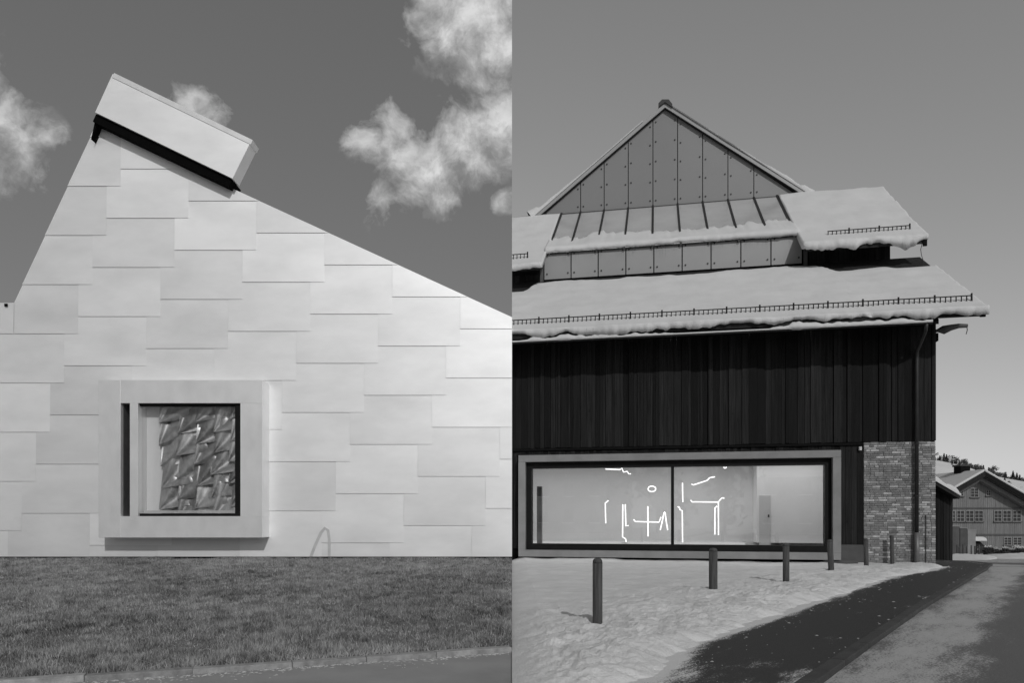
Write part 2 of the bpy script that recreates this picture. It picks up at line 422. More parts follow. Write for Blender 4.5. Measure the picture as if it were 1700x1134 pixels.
# road sheet with an ice attribute (packed snow along the kerb and further off)
Y = np.concatenate([np.linspace(2, 14, 90), np.linspace(14.2, 40, 100), np.linspace(40.6, 90, 60)])
nc = 110; V, ice = [], []
for y in Y:
    x0 = max(.001, interp(y, KERB_R)-.6) if y < 24 else 12.; x1 = x0+14+.6*max(0, y-14)
    xv = x0+(x1-x0)*np.linspace(0, 1, nc)**1.3
    V.append(np.stack([xv, np.full(nc, y), hgt(y)-.06+.012*fbm(xv*.7, y*.7, 31)+0*xv], -1))
    dk = xv-interp(y, KERB_R)
    band = np.exp(-((dk-.7)/.95)**2)*.62
    track = -.28*np.exp(-((dk-3.4)/1.5)**2)+.12
    far = np.clip((y-20)/14, 0, 1)*.55
    ice.append(band+track+far)
road = np_mesh('road', np.concatenate(V), grid_faces(len(Y), nc), 'road_winter')
at = road.data.attributes.new('ice', 'FLOAT', 'POINT'); at.data.foreach_set('value', np.concatenate(ice).astype(np.float32))
tag(road, kind='structure')
edge = [(x, y) for y, x in KERB_R]+[(17.0, 28.6), (15.6, 29.6), (9, 30)]
Y = np.concatenate([np.linspace(4, 14, 160), np.linspace(14.1, 28.6, 120)]); nc = 60; V, ice = [], []
for y in Y:
    x1 = interp(y, KERB_R)-.01; x0 = max(GAP, (interp(y, SNOW_E) if y < 23.2 else 10.)-1.0); xv = np.linspace(x0, x1, nc)
    V.append(np.stack([xv, np.full(nc, y), hgt(y)*.6+0*xv], -1))
    d = xv-(interp(y, SNOW_E) if y < 23.2 else 10.)
    ice.append(.95*np.exp(-np.maximum(d-.05, 0)/(.2+.25*max(0, 9-y)/3))+.28*np.exp(-(x1-xv)/.3)-.03+.3*np.clip((8.6-y)/2, 0, 1)+.3*np.clip((y-23)/4, 0, 1))
pavo = np_mesh('pavement', np.concatenate(V), grid_faces(len(Y), nc), 'pavement_winter')
at = pavo.data.attributes.new('ice', 'FLOAT', 'POINT'); at.data.foreach_set('value', np.concatenate(ice).astype(np.float32))
tag(pavo, kind='structure')
kr = bpy.data.objects.new('kerb', None); link(kr); tag(kr, kind='structure'); kr.location = (7, 13, 0)
pts = [Vector((x, y, 0)) for x, y in edge[:-1]]
fine = []
for i in range(len(pts)-1):
    n = max(1, int((pts[i+1]-pts[i]).length/1.1))
    fine += [pts[i].lerp(pts[i+1], k/n) for k in range(n)]
fine.append(pts[-1])
for a, b in zip(fine[:-1], fine[1:]):
    if b.y < 5.5: continue
    d = (b-a).normalized(); nn = Vector((-d.y, d.x, 0))*.14; g = d*.006
    za, zb = float(hgt(a.y))*.6, float(hgt(b.y))*.6
    w = [(a+g-nn*.15, za), (b-g-nn*.15, zb), (b-g+nn, zb), (a+g+nn, za)]
    MB().hexa([(p.x, p.y, -.25) for p, z in w]+[(p.x, p.y, z+.012) for p, z in w]).build('kerbstone', 'kerb_dark', kr, bevel=.012)
# trampled snow in front of the barn
Y = np.concatenate([4.2*(14/4.2)**np.linspace(0, 1, 330), np.linspace(14.03, 27.5, 300)]); nc = 420; V = []
for y in Y:
    e = interp(y, SNOW_E) if y < 23.2 else 13.9
    e = max(.02, e); e = e+.30*float(fbm(y*1.1, 0., 41))*1.6+.25*float(fbm(y*5, 3., 43, 4, .65))
    e = max(.02, e); xv = GAP+(e-GAP)*np.linspace(0, 1, nc)
    d = e-xv
    body = .075*(1-np.exp(-d/.35))
    rough = np.clip(1.25-d/4.5, .18, 1)*np.clip((30-y)/16, .3, 1)
    f1 = fbm(xv*.9, y*.9, 51, 3); f2 = .22+.7*fbm(xv*2.4, y*2.4, 53, 5, .5); f3 = .2+fbm(xv*9, y*9, 55, 3)
    z = body*(1+1.0*f1)+rough*(1-np.exp(-d/.25))*(.26*f2+.075*f3)+.05*f1
    z += np.clip((y-24.)/3, 0, 1)*.12-.012+.01*np.clip(d, 0, 1)
    z = .02+(z-.02)*np.clip(xv/.45, .0, 1)
    V.append(np.stack([xv, np.full(nc, y), z], -1))
sn = np_mesh('snow_field', np.concatenate(V), grid_faces(len(Y), nc), 'snow_ground'); tag(sn, kind='structure')
# crumbs of snow on the pavement
g = np.random.default_rng(5); mb = MB(); cnt = 0
while cnt < 1000:
    y = 6.3+17*g.random()**1.4; a, b = float(interp(y, SNOW_E)), float(interp(y, KERB_R))
    dd_ = g.exponential(.22)+(g.random()*3 if g.random() < .08 else 0); x = a-.12+dd_; t = min(1, dd_/2.)
    if x > b-.05: continue
    if g.random() < .12: x = b-.25*g.random()
    r = .003+.010*g.random()**4
    p = [(x+r*math.cos(k*1.047+.5)*(1+g.random())*1.6, y+r*math.sin(k*1.047+.5)*(1+g.random()), .001) for k in range(6)]
    mb.add(p+[(x, y, .004+r*.35)], [(k, (k+1) % 6, 6) for k in range(6)]); cnt += 1
tag(mb.build('snow_crumbs', 'snow_ground', smooth=True), 'crumbs of snow strewn over the dark wet pavement', 'snow', kind='stuff')

# far ridge
nx_, ny_ = 130, 40; V = []
for j in range(ny_):
    y = 150+(420-150)*j/(ny_-1); t = j/(ny_-1)
    xv = np.linspace(.56*y-20, 1.1*y+120, nx_)
    s = xv/y*FPX+CX                       # the ridge line sinks towards the right
    top = EYE+(HY-np.interp(s, [1400, 1555, 1600, 1650, 1700, 1900], [752, 767, 776, 792, 801, 825]))/FPX*300
    up = np.where(y < 300, np.sin(np.clip((y-150)/150, 0, 1)*np.pi/2)**1.3, 1-.25*(y-300)/120)
    z = -3.2+(top+3.2)*up+2.2*fbm(xv*.03, y*.03+0*xv, 61)*np.sin(np.pi*np.clip((y-150)/150, 0, 1))
    V.append(np.stack([xv, np.full(nx_, y), z], -1))
hill = np_mesh('hill', np.concatenate(V), grid_faces(ny_, nx_), 'snow_far'); tag(hill, kind='structure')
def hill_z(x, y):
    s = x/y*FPX+CX; top = EYE+(HY-np.interp(s, [1400, 1555, 1600, 1650, 1700, 1900], [752, 767, 776, 792, 801, 825]))/FPX*300
    return float(-3.2+(top+3.2)*(math.sin(min(1, (y-150)/150)*math.pi/2)**1.3 if y < 300 else 1-.25*(y-300)/120))
# ================================================================ STEEL-CLAD BUILDING (summer side)
st = empty('metal_clad_building', (-8, 28, 0), 'large steel-clad building with slanting roofline above the grass bank', 'building')
APEX = (164, 200)
outline = [(-260, 503), (24, 503), (157, 213), (168, 213), (850-GAP/PX, 527), (850-GAP/PX, 940), (-260, 940)]
def F3(px, py, d): return (fx(px), FY-d, fz(py))
body = MB()
o1 = [(24, 503), (157, 216), (170, 216), (850-GAP/PX, 529), (850-GAP/PX, 935), (24, 935)]
body.prism([F3(x, y, 0) for x, y in o1], [F3(x, y, -16) for x, y in o1])
body.build('body', 'steel_cladding', st)
MB().prism([F3(x, y, 0) for x, y in [(-260, 503), (23.8, 503), (23.8, 935), (-260, 935)]],
           [F3(x, y, -12) for x, y in [(-260, 503), (23.8, 503), (23.8, 935), (-260, 935)]]).build('low_wing', 'steel_cladding', st)
MB().box(fx(-260), -GAP, FY-.05, FY+.1, fz(932), fz(924.6)).build('base_joint', 'dark_void', st)
def clip_poly(poly, inside, cut):
    out = []
    for i, p in enumerate(poly):
        q = poly[(i+1) % len(poly)]; a, b = inside(p), inside(q)
        if a: out.append(p)
        if a != b: out.append(cut(p, q))
    return out
def half(poly, nx, ny, c):       # keep nx*x+ny*y <= c
    f = lambda p: nx*p[0]+ny*p[1]-c
    def cut(p, q):
        t = f(p)/(f(p)-f(q)); return (p[0]+(q[0]-p[0])*t, p[1]+(q[1]-p[1])*t)
    return clip_poly(poly, lambda p: f(p) <= 0, cut)
def line_half(poly, a, b):       # keep the right-hand side when walking a->b in photo coordinates (y down)
    nx, ny = (b[1]-a[1]), -(b[0]-a[0]); return half(poly, nx, ny, nx*a[0]+ny*a[1])
A_, B_ = (-23.4, 81.7), (136.0, -28.6)
PROUD = .026
def sheet(poly, yb, yt):
    """a thin sheet: top edge lies on the wall, bottom edge stands proud of it"""
    if len(poly) < 3: return
    ar = sum(poly[i][0]*poly[(i+1) % len(poly)][1]-poly[(i+1) % len(poly)][0]*poly[i][1] for i in range(len(poly)))
    if abs(ar) < 60: return
    f = lambda y: .004+(PROUD)*(y-yt)/(yb-yt)
    fr = [F3(x, y, f(y)+.003) for x, y in poly]; bk = [F3(x, y, f(y)-.001) for x, y in poly]
    MB().prism(fr, bk).build('cladding_sheet', 'steel_cladding', st)
for i in range(-6, 9):
    for j in range(-16, 10):
        x1 = 37+i*B_[0]+j*A_[0]; yb = 881+i*B_[1]+j*A_[1]
        x0 = x1-B_[0]+.25; yt = yb-A_[1]-5
        if x1 < -255 or x0 > 852 or yb < 190 or yt > 925: continue
        r = [(x0, yt), (x1, yt), (x1, yb), (x0, yb)]
        r = half(r, -1, 0, 259.5); r = half(r, 1, 0, 850-GAP/PX); r = half(r, 0, 1, 924.7)
        if yt > 503: sheet(r, yb, yt); continue
        m = half(r, -1, 0, -24.3); m = line_half(m, (24, 503), (157, 213)); m = line_half(m, (170, 213.5), (850, 527))
        # the frame opening stays free behind the projecting window box
        sheet(m, yb, yt)
        l = half(half(r, 1, 0, 23.7), 0, -1, -503); sheet(l, yb, yt)
MB().box(fx(9.5), fx(14), FY-.075, FY-.03, fz(509.5), fz(505)).build('vent', 'dark_void', st)
# arch-shaped ribbon of slightly darker steel on the cladding
sm = [(516, 926), (524, 905), (533, 885), (540, 877), (545, 881), (547, 895), (547, 926)]
lft, rgt = [], []
for i, p in enumerate(sm):
    d = Vector((sm[min(i+1, len(sm)-1)][0]-sm[max(i-1, 0)][0], sm[min(i+1, len(sm)-1)][1]-sm[max(i-1, 0)][1])).normalized()
    n = Vector((-d.y, d.x))*2.4; lft.append((p[0]+n.x, p[1]+n.y)); rgt.append((p[0]-n.x, p[1]-n.y))
mb = MB(); mb.v = [F3(x, y, .0375) for x, y in lft+rgt]+[F3(x, y, .02) for x, y in lft+rgt]; k = len(sm)
for i in range(k-1):
    mb.f += [(i, i+1, k+i+1, k+i), (2*k+i, 3*k+i, 3*k+i+1, 2*k+i+1), (i, 2*k+i, 2*k+i+1, i+1), (k+i, k+i+1, 3*k+i+1, 3*k+i)]
mb.build('arch_mark', 'steel_mark', st)
# roof hood: a long box laid along the roof slope, standing proud of the facade
def at_d(px, py, d): return G(px, py, FY-d)
HD = .5
hood = [(187, 122), (417, 233.5), (386, 296), (158, 186)]
hm = MB(); fr = [at_d(x, y, HD) for x, y in hood]; bk = [p+Vector((0, .56, 0)) for p in fr]
hm.prism(fr, bk); ho = hm.build('hood', 'steel_cladding', st)
tag(ho)
band = [(189.5, 120.5), (419.5, 232), (416.2, 239.2), (186, 127.7)]
bm_ = [at_d(x, y, HD+.02) for x, y in band]; MB().prism(bm_, [p+Vector((0, .57, 0)) for p in bm_]).build('hood_edge', 'steel_frame', ho)
# near-black block under the hood; the gap's shade is in its colour
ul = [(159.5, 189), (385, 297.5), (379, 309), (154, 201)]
p1 = [at_d(x, y, HD-.1) for x, y in ul]; MB().prism(p1, [p+Vector((0, .8, 0)) for p in p1]).build('hood_gap_shade', 'dark_void', ho)
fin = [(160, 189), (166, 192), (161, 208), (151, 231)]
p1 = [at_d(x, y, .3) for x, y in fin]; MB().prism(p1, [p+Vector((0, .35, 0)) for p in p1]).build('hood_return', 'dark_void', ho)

# window box
WD = .7; sc_ = (FY-WD)/FY
def wbx(px): return (px-CX)/FPX*(FY-WD)
def wbz(py): return EYE+(HY-py)/FPX*(FY-WD)
wf = MB()
X = [wbx(v) for v in (163.5, 200, 215.5, 229, 399, 435.5)]; Z = [wbz(v) for v in (893, 857.5, 669.5, 631)]
y0, y1 = FY-WD, FY-.005
wfo = MB().box(X[0], X[1], y0, y1, Z[0], Z[3]).build('window_frame', 'steel_frame', st, bevel=.008)
for (a, b, c, d_) in ((X[1]+.001, X[5], Z[2], Z[3]), (X[1]+.001, X[5], Z[0], Z[1]), (X[4], X[5], Z[1]+.001, Z[2]-.001), (X[2], X[3], Z[1]+.001, Z[2]-.001)):
    MB().box(a, b, y0, y1, c, d_).build('frame_member', 'steel_frame', wfo, bevel=.004)
# reveal, slot, pane
yb_ = FY+.55
MB().box(X[1], X[2], FY-.2, FY-.15, Z[1], Z[2]).build('slot_back', 'dark_void', wfo)
MB().box(X[1]+.004, X[1]+.03, y0+.12, FY-.2, Z[1]+.004, Z[2]-.004).build('slot_trim', 'metal_grey', wfo)
for a, b in ((X[4]-.21, X[4]-.002),): MB().box(a, b, FY-.60, FY-.33, Z[1]+.002, Z[2]-.002).build('sash', 'black_metal', wfo)
MB().box(X[3]+.002, X[4]-.212, FY-.60, FY-.36, Z[2]-.07, Z[2]-.002).build('sash', 'black_metal', wfo)
MB().box(X[3]+.002, X[4]-.212, FY-.60, FY-.36, Z[1]+.002, Z[1]+.09).build('sash', 'black_metal', wfo)
MB().box(X[3]+.002, X[4]-.1, FY-.13, FY-.06, Z[1]+.002, Z[2]-.002).build('display_back', 'white_blind', wfo)
MB().box(X[3]+.02, X[4]-.23, FY-.355, FY-.335, Z[1]+.10, Z[1]+.19).build('blind_rail', 'white_paint', wfo)
MB().box(X[3]+.003, X[4]-.213, FY-.48, FY-.47, Z[1]+.091, Z[2]-.071).build('pane', 'glass', wfo)
# sculpture of overlapping polished scales behind the pane
def dp(px, py, d): return G(px, py, FY-d)
art = empty('scale_relief', tuple(dp(330, 852, .2)), 'relief of overlapping rippled polished metal scales behind the steel-framed window', 'relief')
ar = np.random.default_rng(21)
def scale_piece(px, py, w, h, tw, clipx):
    n = 19; V = []
    ph, k1, am = ar.random()*6.28, 3.4+2*ar.random(), .03+.022*ar.random()
    for a in range(n):
        t = a/(n-1)                       # 0 gathered tip (lower left), 1 flared upper edge, then the hem
        for b in range(n):
            s = b/(n-1)*2-1               # a fan of pleats spreading up and to the right
            ang = math.radians(45-38*s)
            rr = h*(t**.85)*(1+.06*math.sin(ph+k1*s))
            X_ = px+rr*math.cos(ang)*.86; Y_ = py-rr*math.sin(ang)
            X_ = max(clipx[0], min(clipx[1], X_)); Y_ = max(671.5, min(853, Y_))
            dep = .30-.15*t+am*math.sin(ph+k1*s+.8*t)*(.25+1.5*t)*(1 if t < .95 else .8)-.03*s*tw
            V.append(dp(X_, Y_, min(.335, max(.075, dep))))
    m = MB(); m.v = [tuple(v) for v in V]; m.f = [tuple(q) for q in grid_faces(n, n).tolist()]
    m.build('scale', 'scale_metal', art, smooth=True)
for row in range(0, 8):
    for col in range(0, 6):
        px = 265+col*29+rnd.uniform(-3, 3); py = 705+row*36+(col % 2)*18-col*2+rnd.uniform(-2.5, 2.5)
        if py > 905: continue
        scale_piece(px, py, 38, 60, rnd.uniform(-1, 1), (263.5, 394.5))

# ================================================================ TIMBER GALLERY BARN (winter side)
TH = math.atan(FPX/6010.)
cs, sn_ = math.cos(TH), math.sin(TH)
CY = EYE*FPX/(940-HY); CR = Vector(((1553-CX)/FPX*CY, CY, 0))      # the brick corner
AV, NV = Vector((-cs, sn_, 0)), Vector((-sn_, -cs, 0))              # along the front to the left, outwards
def T(u, w, z): return tuple(CR+AV*u+NV*w+Vector((0, 0, z)))
def R(px, py, w):         # photograph point on the plane standing w in front of the wall -> (u, z)
    dx, dz = (px-CX)/FPX, (HY-py)/FPX
    t = (w+NV.dot(CR))/(NV.x*dx+NV.y)
    P = Vector((t*dx, t, EYE+t*dz)); return (P-CR).dot(AV), P.z
def U(px, w): return R(px, 800, w)[0]
def ucut(w): return (CR.x-w*sn_)/cs+.3
barn = empty('timber_gallery_barn', tuple(CR+AV*6+NV*-5), 'tall dark timber gallery barn with snowy tiered roofs and glazed gable', 'building')
UL = ucut(0)
W1, WE1, WT2 = 0., 1.2, -4.3                # wall, lower eave, upper-storey wall
ZB = R(1500, 733, 0)[1]                     # top of the brick, foot of the boards
zE1 = R(1200, 536, WE1)[1]; zT1 = R(1117, 453, WT2)[1]
def roof1(w): return zE1+(zT1-zE1)*(WE1-w)/(WE1-WT2)
WE2, WR2 = -3.0, -8.6
zE2 = R(1470, 401, WE2)[1]; zR2 = R(1100, 341, WR2)[1]
def roof2(w): return zE2+(zR2-zE2)*(WE2-w)/(WE2-WR2)
zS = R(1117, 404, WT2+.2)[1]
def stripf(w): return zS+(zR2-zS)*(WT2+.2-w)/(WT2+.2-WR2)
UE1 = U(1634, WE1); UE2 = U(1537, WE2); UW2 = U(1478, WT2)
# wall core
core = MB().box(.25, UL, -.35, -.05, ZB-.1, roof1(-.3)-.25, T); core.build('wall_core', 'timber_black', barn, clip=1)
MB().box(0.02, .3, -13, -.05, .0, roof1(-.3)-.3, T).build('side_wall', 'timber_black', barn)
MB().box(.02, UL, -13, -12.7, 0, 8, T).build('rear_wall', 'timber_black', barn, clip=1)
tw = MB().box(.02, UL, -.06, -.0, roof1(0)-.55, roof1(0)-.3, T).build('timber_wall', 'timber_black', barn, clip=1)
u = 0.0; k = 0
while u < UL:
    wd = rnd.choice([.09, .12, .15, .18, .22, .27]); t0 = rnd.choice([-.035, -.015, .0, .02, .035])
    MB().box(u+.004, u+wd-.004, -.06, .02+t0, ZB+rnd.uniform(-.012, .012), roof1(.02)-.3, T).build('plank', 'timber_dark', tw, clip=1)
    u += wd
# belt moulding under the boards
MB().box(U(1434, .06)+.01, UL, -.02, .07, ZB-.1, ZB-.02, T).build('belt_board', 'timber_black', barn, clip=1)
# strip of slats above the show window, boards at its sides
UB = U(1434, 0)
frame_px = dict(l=860.5, r=1396.5, t0=756.5, t1=747.5)
WFR = .38
uFR, zFT = R(1396.5, 747.5, WFR); uFL, zFT2 = R(860.5, 756, WFR); _, zFB = R(1396.5, 930.5, WFR)
zFT = (zFT+zFT2)/2
low_wall = MB().box(UB+.01, UL, -.12, -.02, zFB-.05, ZB-.1, T).build('lower_boarding', 'timber_black', barn, clip=1)
lb = []
bpy.data.objects.remove(low_wall)
lw = bpy.data.objects.new('lower_boarding', None); lw.location = barn.location; link(lw, barn); lw.matrix_parent_inverse = par_inv(barn)
u = UB+.02
while u < UL:
    wd = rnd.choice([.1, .14, .18]); z0 = zFT+.03 if uFR-.05 < u < uFL+.0 else .45
    MB().box(u+.004, u+wd-.004, -.08, rnd.choice([-.02, 0, .015]), z0, ZB-.11, T).build('plank', 'timber_dark', lw, clip=1); u += wd
MB().box(UB+.01, uFR+.02, -.3, -.09, 0, ZB-.1, T).build('lower_core', 'timber_black', barn)
MB().box(uFL-.02, UL, -.3, -.09, 0, ZB-.1, T).build('lower_core', 'timber_black', barn, clip=1)
MB().box(UB+.01, UL, -.32, -.1, zFT-.05, ZB-.02, T).build('lintel', 'timber_black', barn, clip=1)
MB().box(UB+.015, uFR+.35, -.2, .1, -.1, R(1420, 905, .1)[1], T).build('concrete_plinth', 'concrete_dark', barn, bevel=.01)
MB().box(uFR+.1, UL, -.3, .02, -.1, zFB+.05, T).build('shadow_plinth', 'dark_void', barn, clip=1)  # solid strip below the window; the recess's shade is its near-black colour
MB().box(UB+.25, uFR+.5, .1, .3, -.1, R(1410, 931, .3)[1], T).build('plinth_step', 'concrete_dark', barn, bevel=.008)
MB().tube([T(R(1428, 742, .06)[0], .07, R(1428, 748, .06)[1]), T(R(1428, 742, .06)[0], .07, R(1428, 742, .06)[1])], .05, 8).build('wall_sign', 'white_paint', barn)  # small white wall sign, unlit
# brick pier
pier = MB().box(.012, UB, -.9, -.012, -.1, ZB-.004, T).build('brick_pier', 'mortar', barn)
bw, bh, bd = .262, .0745, .10
bme = {}
def brick_mesh(w):
    key = round(w, 3)
    if key not in bme:
        m = MB().box(0, w, -.05, .0, 0, bh-.014); o = m.build('brick', 'brick'); bme[key] = o.data; bpy.data.objects.remove(o)
    return bme[key]
rotz = math.atan2(AV.y, AV.x)
rows = int(ZB/bh); bricks = []
for r in range(rows):
    z = .02+r*bh; uu = -.002; first = True; st0 = rnd.choice([.35, .5, .62, .8, 1])
    while uu < UB-.02:
        w = (bw*st0 if first else bw); first = False
        if rnd.random() < .22: w = bw*.5
        w = min(w, UB-uu)
        if UB-uu-w < .06: w = UB-uu
        bricks.append((uu, z, w)); uu += w
rnd.shuffle(bricks)
rest = MB()
for k, (uu, z, w) in enumerate(bricks):
    pr = rnd.uniform(-.008, .008)
    if k < 300:
        o = bpy.data.objects.new('brick', brick_mesh(w-.013)); link(o, pier)
        M = Matrix.Translation(Vector(T(uu, .004+pr, z)))@Matrix.Rotation(rotz, 4, 'Z')
        # brick mesh runs along +x (= AV) with its face at y=0; y+ must point outwards, AV rotated by +90 degrees
        o.matrix_parent_inverse = par_inv(pier)
        o.matrix_basis = M
    else: rest.box(uu, uu+w-.013, -.05, .004+pr, z, z+bh-.014, T)
if rest.v: tag(rest.build('brick_rest', 'brick', pier), kind='stuff')
# show window: concrete surround, black sash, panes
sw = MB().box(uFR, uFL, -.2, WFR, zFT-.24, zFT, T).build('show_window', 'concrete', barn, clip=1, bevel=.012)
MB().box(uFR, uFL, -.2, WFR, zFB, zFB+.24, T).build('surround', 'concrete', sw, bevel=.012)
for a in (uFR, uFL-.245): MB().box(a, a+.245, -.2, WFR-.002, zFB+.241, zFT-.241, T).build('surround', 'concrete', sw)
za, zb_ = zFB+.24, zFT-.24; ua, ub_ = uFR+.245, uFL-.245
WG = .12
for (p, q, r, s) in ((ua, ub_, zb_-.22, zb_-.001), (ua, ub_, za+.001, za+.22), (ua+.001, ua+.2, za+.221, zb_-.221), (ub_-.2, ub_-.001, za+.221, zb_-.221)):
    MB().box(p, q, -.15, WG+.05, r, s, T).build('sash', 'black_metal', sw)
um = U(1116.5, WG)
MB().box(um-.05, um+.05, -.1, WG+.06, za+.221, zb_-.221, T).build('mullion', 'black_metal', sw)
for p, q in ((ua+.2, um-.05), (um+.05, ub_-.2)): MB().box(p, q, WG-.07, WG-.055, za+.22, zb_-.22, T).build('pane', 'glass', sw)
# gallery room behind
ROOM = -5.2; zc = zb_+.25; zf = za+.06
rm = MB().box(ua-.9, UL+2, ROOM-.1, ROOM, zf-.1, zc, T).build('gallery_room', 'white_wall', barn, clip=1)
MB().box(ua-.9, UL+2, ROOM, -.16, zf-.1, zf, T).build('floor', 'floor_white', rm, clip=1)
MB().box(ua-.9, UL+2, ROOM, -.33, zc, zc+.1, T).build('ceiling', 'white_wall', rm, clip=1)
MB().box(ua-1.0, ua-.9, ROOM, -.36, zf, zc, T).build('side_wall', 'white_wall', rm, clip=1)
MB().box(U(896, -1.2)-.08, U(896, -1.2)+.1, -1.35, -1.15, zf, R(896, 808, -1.2)[1], T).build('column', 'metal_grey', rm, clip=1)
ud = U(1279, ROOM+1.2)
do = MB().box(ud, ud+.42, ROOM+1.2, ROOM+1.23, zf, R(1278, 823, ROOM+1.2)[1], T).build('door', 'door_paint', rm)
MB().box(ud+.05, ud+.1, ROOM+1.23, ROOM+1.27, zf+1.1, zf+1.2, T).build('handle', 'metal_dark', do)
MB().box(ua+2.3, UL, ROOM, ROOM+1.6, zf, zf+.1, T).build('plinth', 'white_wall', rm, clip=1)
MB().box(ua-.88, U(1250, ROOM), ROOM+.002, ROOM+1.2, zf+.1, zc-.01, T).build('partition', 'white_wall', rm)
ld = bpy.data.lights.new('gallery_ceiling_light', 'AREA'); ld.shape = 'RECTANGLE'; ld.size, ld.size_y = 12.5, 2.6; ld.energy = 165
lo = bpy.data.objects.new('gallery_ceiling_light', ld); link(lo); lo.location = T((ua+UL)/2, -2.4, zc-.04); lo.rotation_euler = (0, 0, rotz)
# neon line drawing
WN = -1.3
neon = empty('neon_drawing', T(6, WN, zf), 'glowing white neon line drawing hanging behind the large show window', 'neon')
def r5(p): return [(850+x/5.154, 730+y/5.154) for x, y in p]
def r6(p): return [(1110+x/5., 730+y/5.) for x, y in p]
strokes = [r5([(800, 253), (925, 258), (938, 243), (955, 280), (985, 272), (1000, 295), (1018, 293)]), r5([(825, 522), (798, 545), (802, 717)]),
           r5([(948, 555), (946, 835), (972, 850), (977, 878)]), r5([(969, 555), (974, 742), (997, 736)]),
           r5([(1197+33*math.cos(t*math.pi/8), 423+24*math.sin(t*math.pi/8)) for t in range(17)]),
           r5([(1162, 572), (1164, 830)]), r5([(1040, 685), (1055, 703), (1258, 708), (1275, 663)]),
           r5([(1268, 776), (1290, 680), (1300, 630), (1305, 620), (1311, 630), (1318, 690), (1332, 776)]),
           r6([(115, 360), (118, 520)]), r6([(75, 558), (90, 565), (95, 585), (113, 590), (116, 853)]),
           r6([(190, 370), (205, 378), (320, 340), (340, 318), (385, 310)]), r6([(183, 503), (195, 518), (412, 520), (440, 488), (452, 484), (462, 490)]),
           r6([(413, 520), (414, 793)]), r6([(402, 553), (384, 570), (384, 790)]), r6([(456, 228), (464, 238), (472, 238), (481, 228)])]
for s_ in strokes:
    P = [R(x, y, WN) for x, y in s_]
    MB().tube([T(a, WN, b) for a, b in P], .020, 8).build('neon_tube', 'neon', neon, smooth=True)
# ---- lower roof
r1 = MB().prism([T(UE1, WE1, roof1(WE1)), T(UE1, WT2, roof1(WT2)), T(UE1, WT2, roof1(WT2)-.22), T(UE1, WE1, roof1(WE1)-.2)],
                [T(UL+.5, WE1, roof1(WE1)), T(UL+.5, WT2, roof1(WT2)), T(UL+.5, WT2, roof1(WT2)-.22), T(UL+.5, WE1, roof1(WE1)-.2)])
roofo = r1.build('lower_roof', 'roof_tile', barn, clip=1)
MB().box(UE1-.03, UE1+.12, WE1-.02, WE1+.04, roof1(WE1)-.22, roof1(WE1)+.02, T).build('verge_board', 'timber_black', roofo)
u = .3
while u < UL:
    MB().prism([T(u, -.0, roof1(0)-.22), T(u, WE1-.06, roof1(WE1)-.21), T(u, WE1-.06, roof1(WE1)-.36), T(u, 0, roof1(0)-.42)],
               [T(u+.13, -.0, roof1(0)-.22), T(u+.13, WE1-.06, roof1(WE1)-.21), T(u+.13, WE1-.06, roof1(WE1)-.36), T(u+.13, 0, roof1(0)-.42)]).build('rafter', 'timber_black', roofo, clip=1)
    u += .85
gz = R(1200, 551, WE1+.05)[1]
gut = MB(); n = 9
ug0 = U(1548, WE1+.05)
pr = [(WE1+.06+.085*math.cos(a), gz+.085*math.sin(a)) for a in np.linspace(math.pi, 2*math.pi, n)]+[(WE1+.06+.07*math.cos(a), gz+.07*math.sin(a)) for a in np.linspace(2*math.pi, math.pi, n)]
gut.prism([T(ug0, w, z) for w, z in pr], [T(UL+.4, w, z) for w, z in pr]); gut.build('gutter', 'metal_dark', barn, clip=1, smooth=False)
MB().box(ug0, UL+.4, WE1-.07, WE1-.04, gz-.1, roof1(WE1)-.1, T).build('fascia', 'timber_black', barn, clip=1)
u1, z1 = R(1537, 540, WE1); u2, z2 = R(1522, 583, .12); u3, z3 = R(1522, 886, .12)
dpx = [T(u1, WE1+.06, gz-.05), T(u1, WE1-.05, gz-.25), T(u2, .14, z2), T(u2, .12, z2-.3), T(u2, .12, z3)]
dpo = MB().tube(dpx, .06, 10).build('downpipe', 'metal_dark', barn, smooth=True)
MB().tube([T(u2, .12, z3+.03), T(u2, .12, -.1)], .082, 12).build('pipe_boot', 'metal_grey', dpo, smooth=True)
for zz in (z3+1.2, z3+2.9): MB().tube([T(u2, .12, zz), T(u2, .12, zz+.05)], .075, 10).build('pipe_clip', 'metal_dark', dpo)
MB().tube([T(u2-.3, .03, .1), T(u2-.3, .03, z3+.6)], .012, 6).build('conductor', 'metal_dark', barn)
# bracket arm on the corner
pa = [(1548, 552), (1556, 549), (1566, 548), (1578, 544), (1592, 541), (1606, 541)]
arm = MB().tube([T(*(lambda q: (q[0], -.1, q[1]))(R(x, y, -.1))) for x, y in pa], [.05, .05, .14, .10, .075, .06], 8)
armo = arm.build('bracket_arm', 'timber_trim', barn, smooth=True)
MB().tube([T(*(lambda q: (q[0], -.1, q[1]))(R(x, y, -.1))) for x, y in [(1605, 541), (1606, 548), (1604, 555)]], .014, 5).build('hook', 'metal_dark', armo)
MB().box(-.09, .04, -.2, .0, R(1553, 566, 0)[1], R(1553, 553, 0)[1], T).build('bracket_plate', 'timber_black', armo)
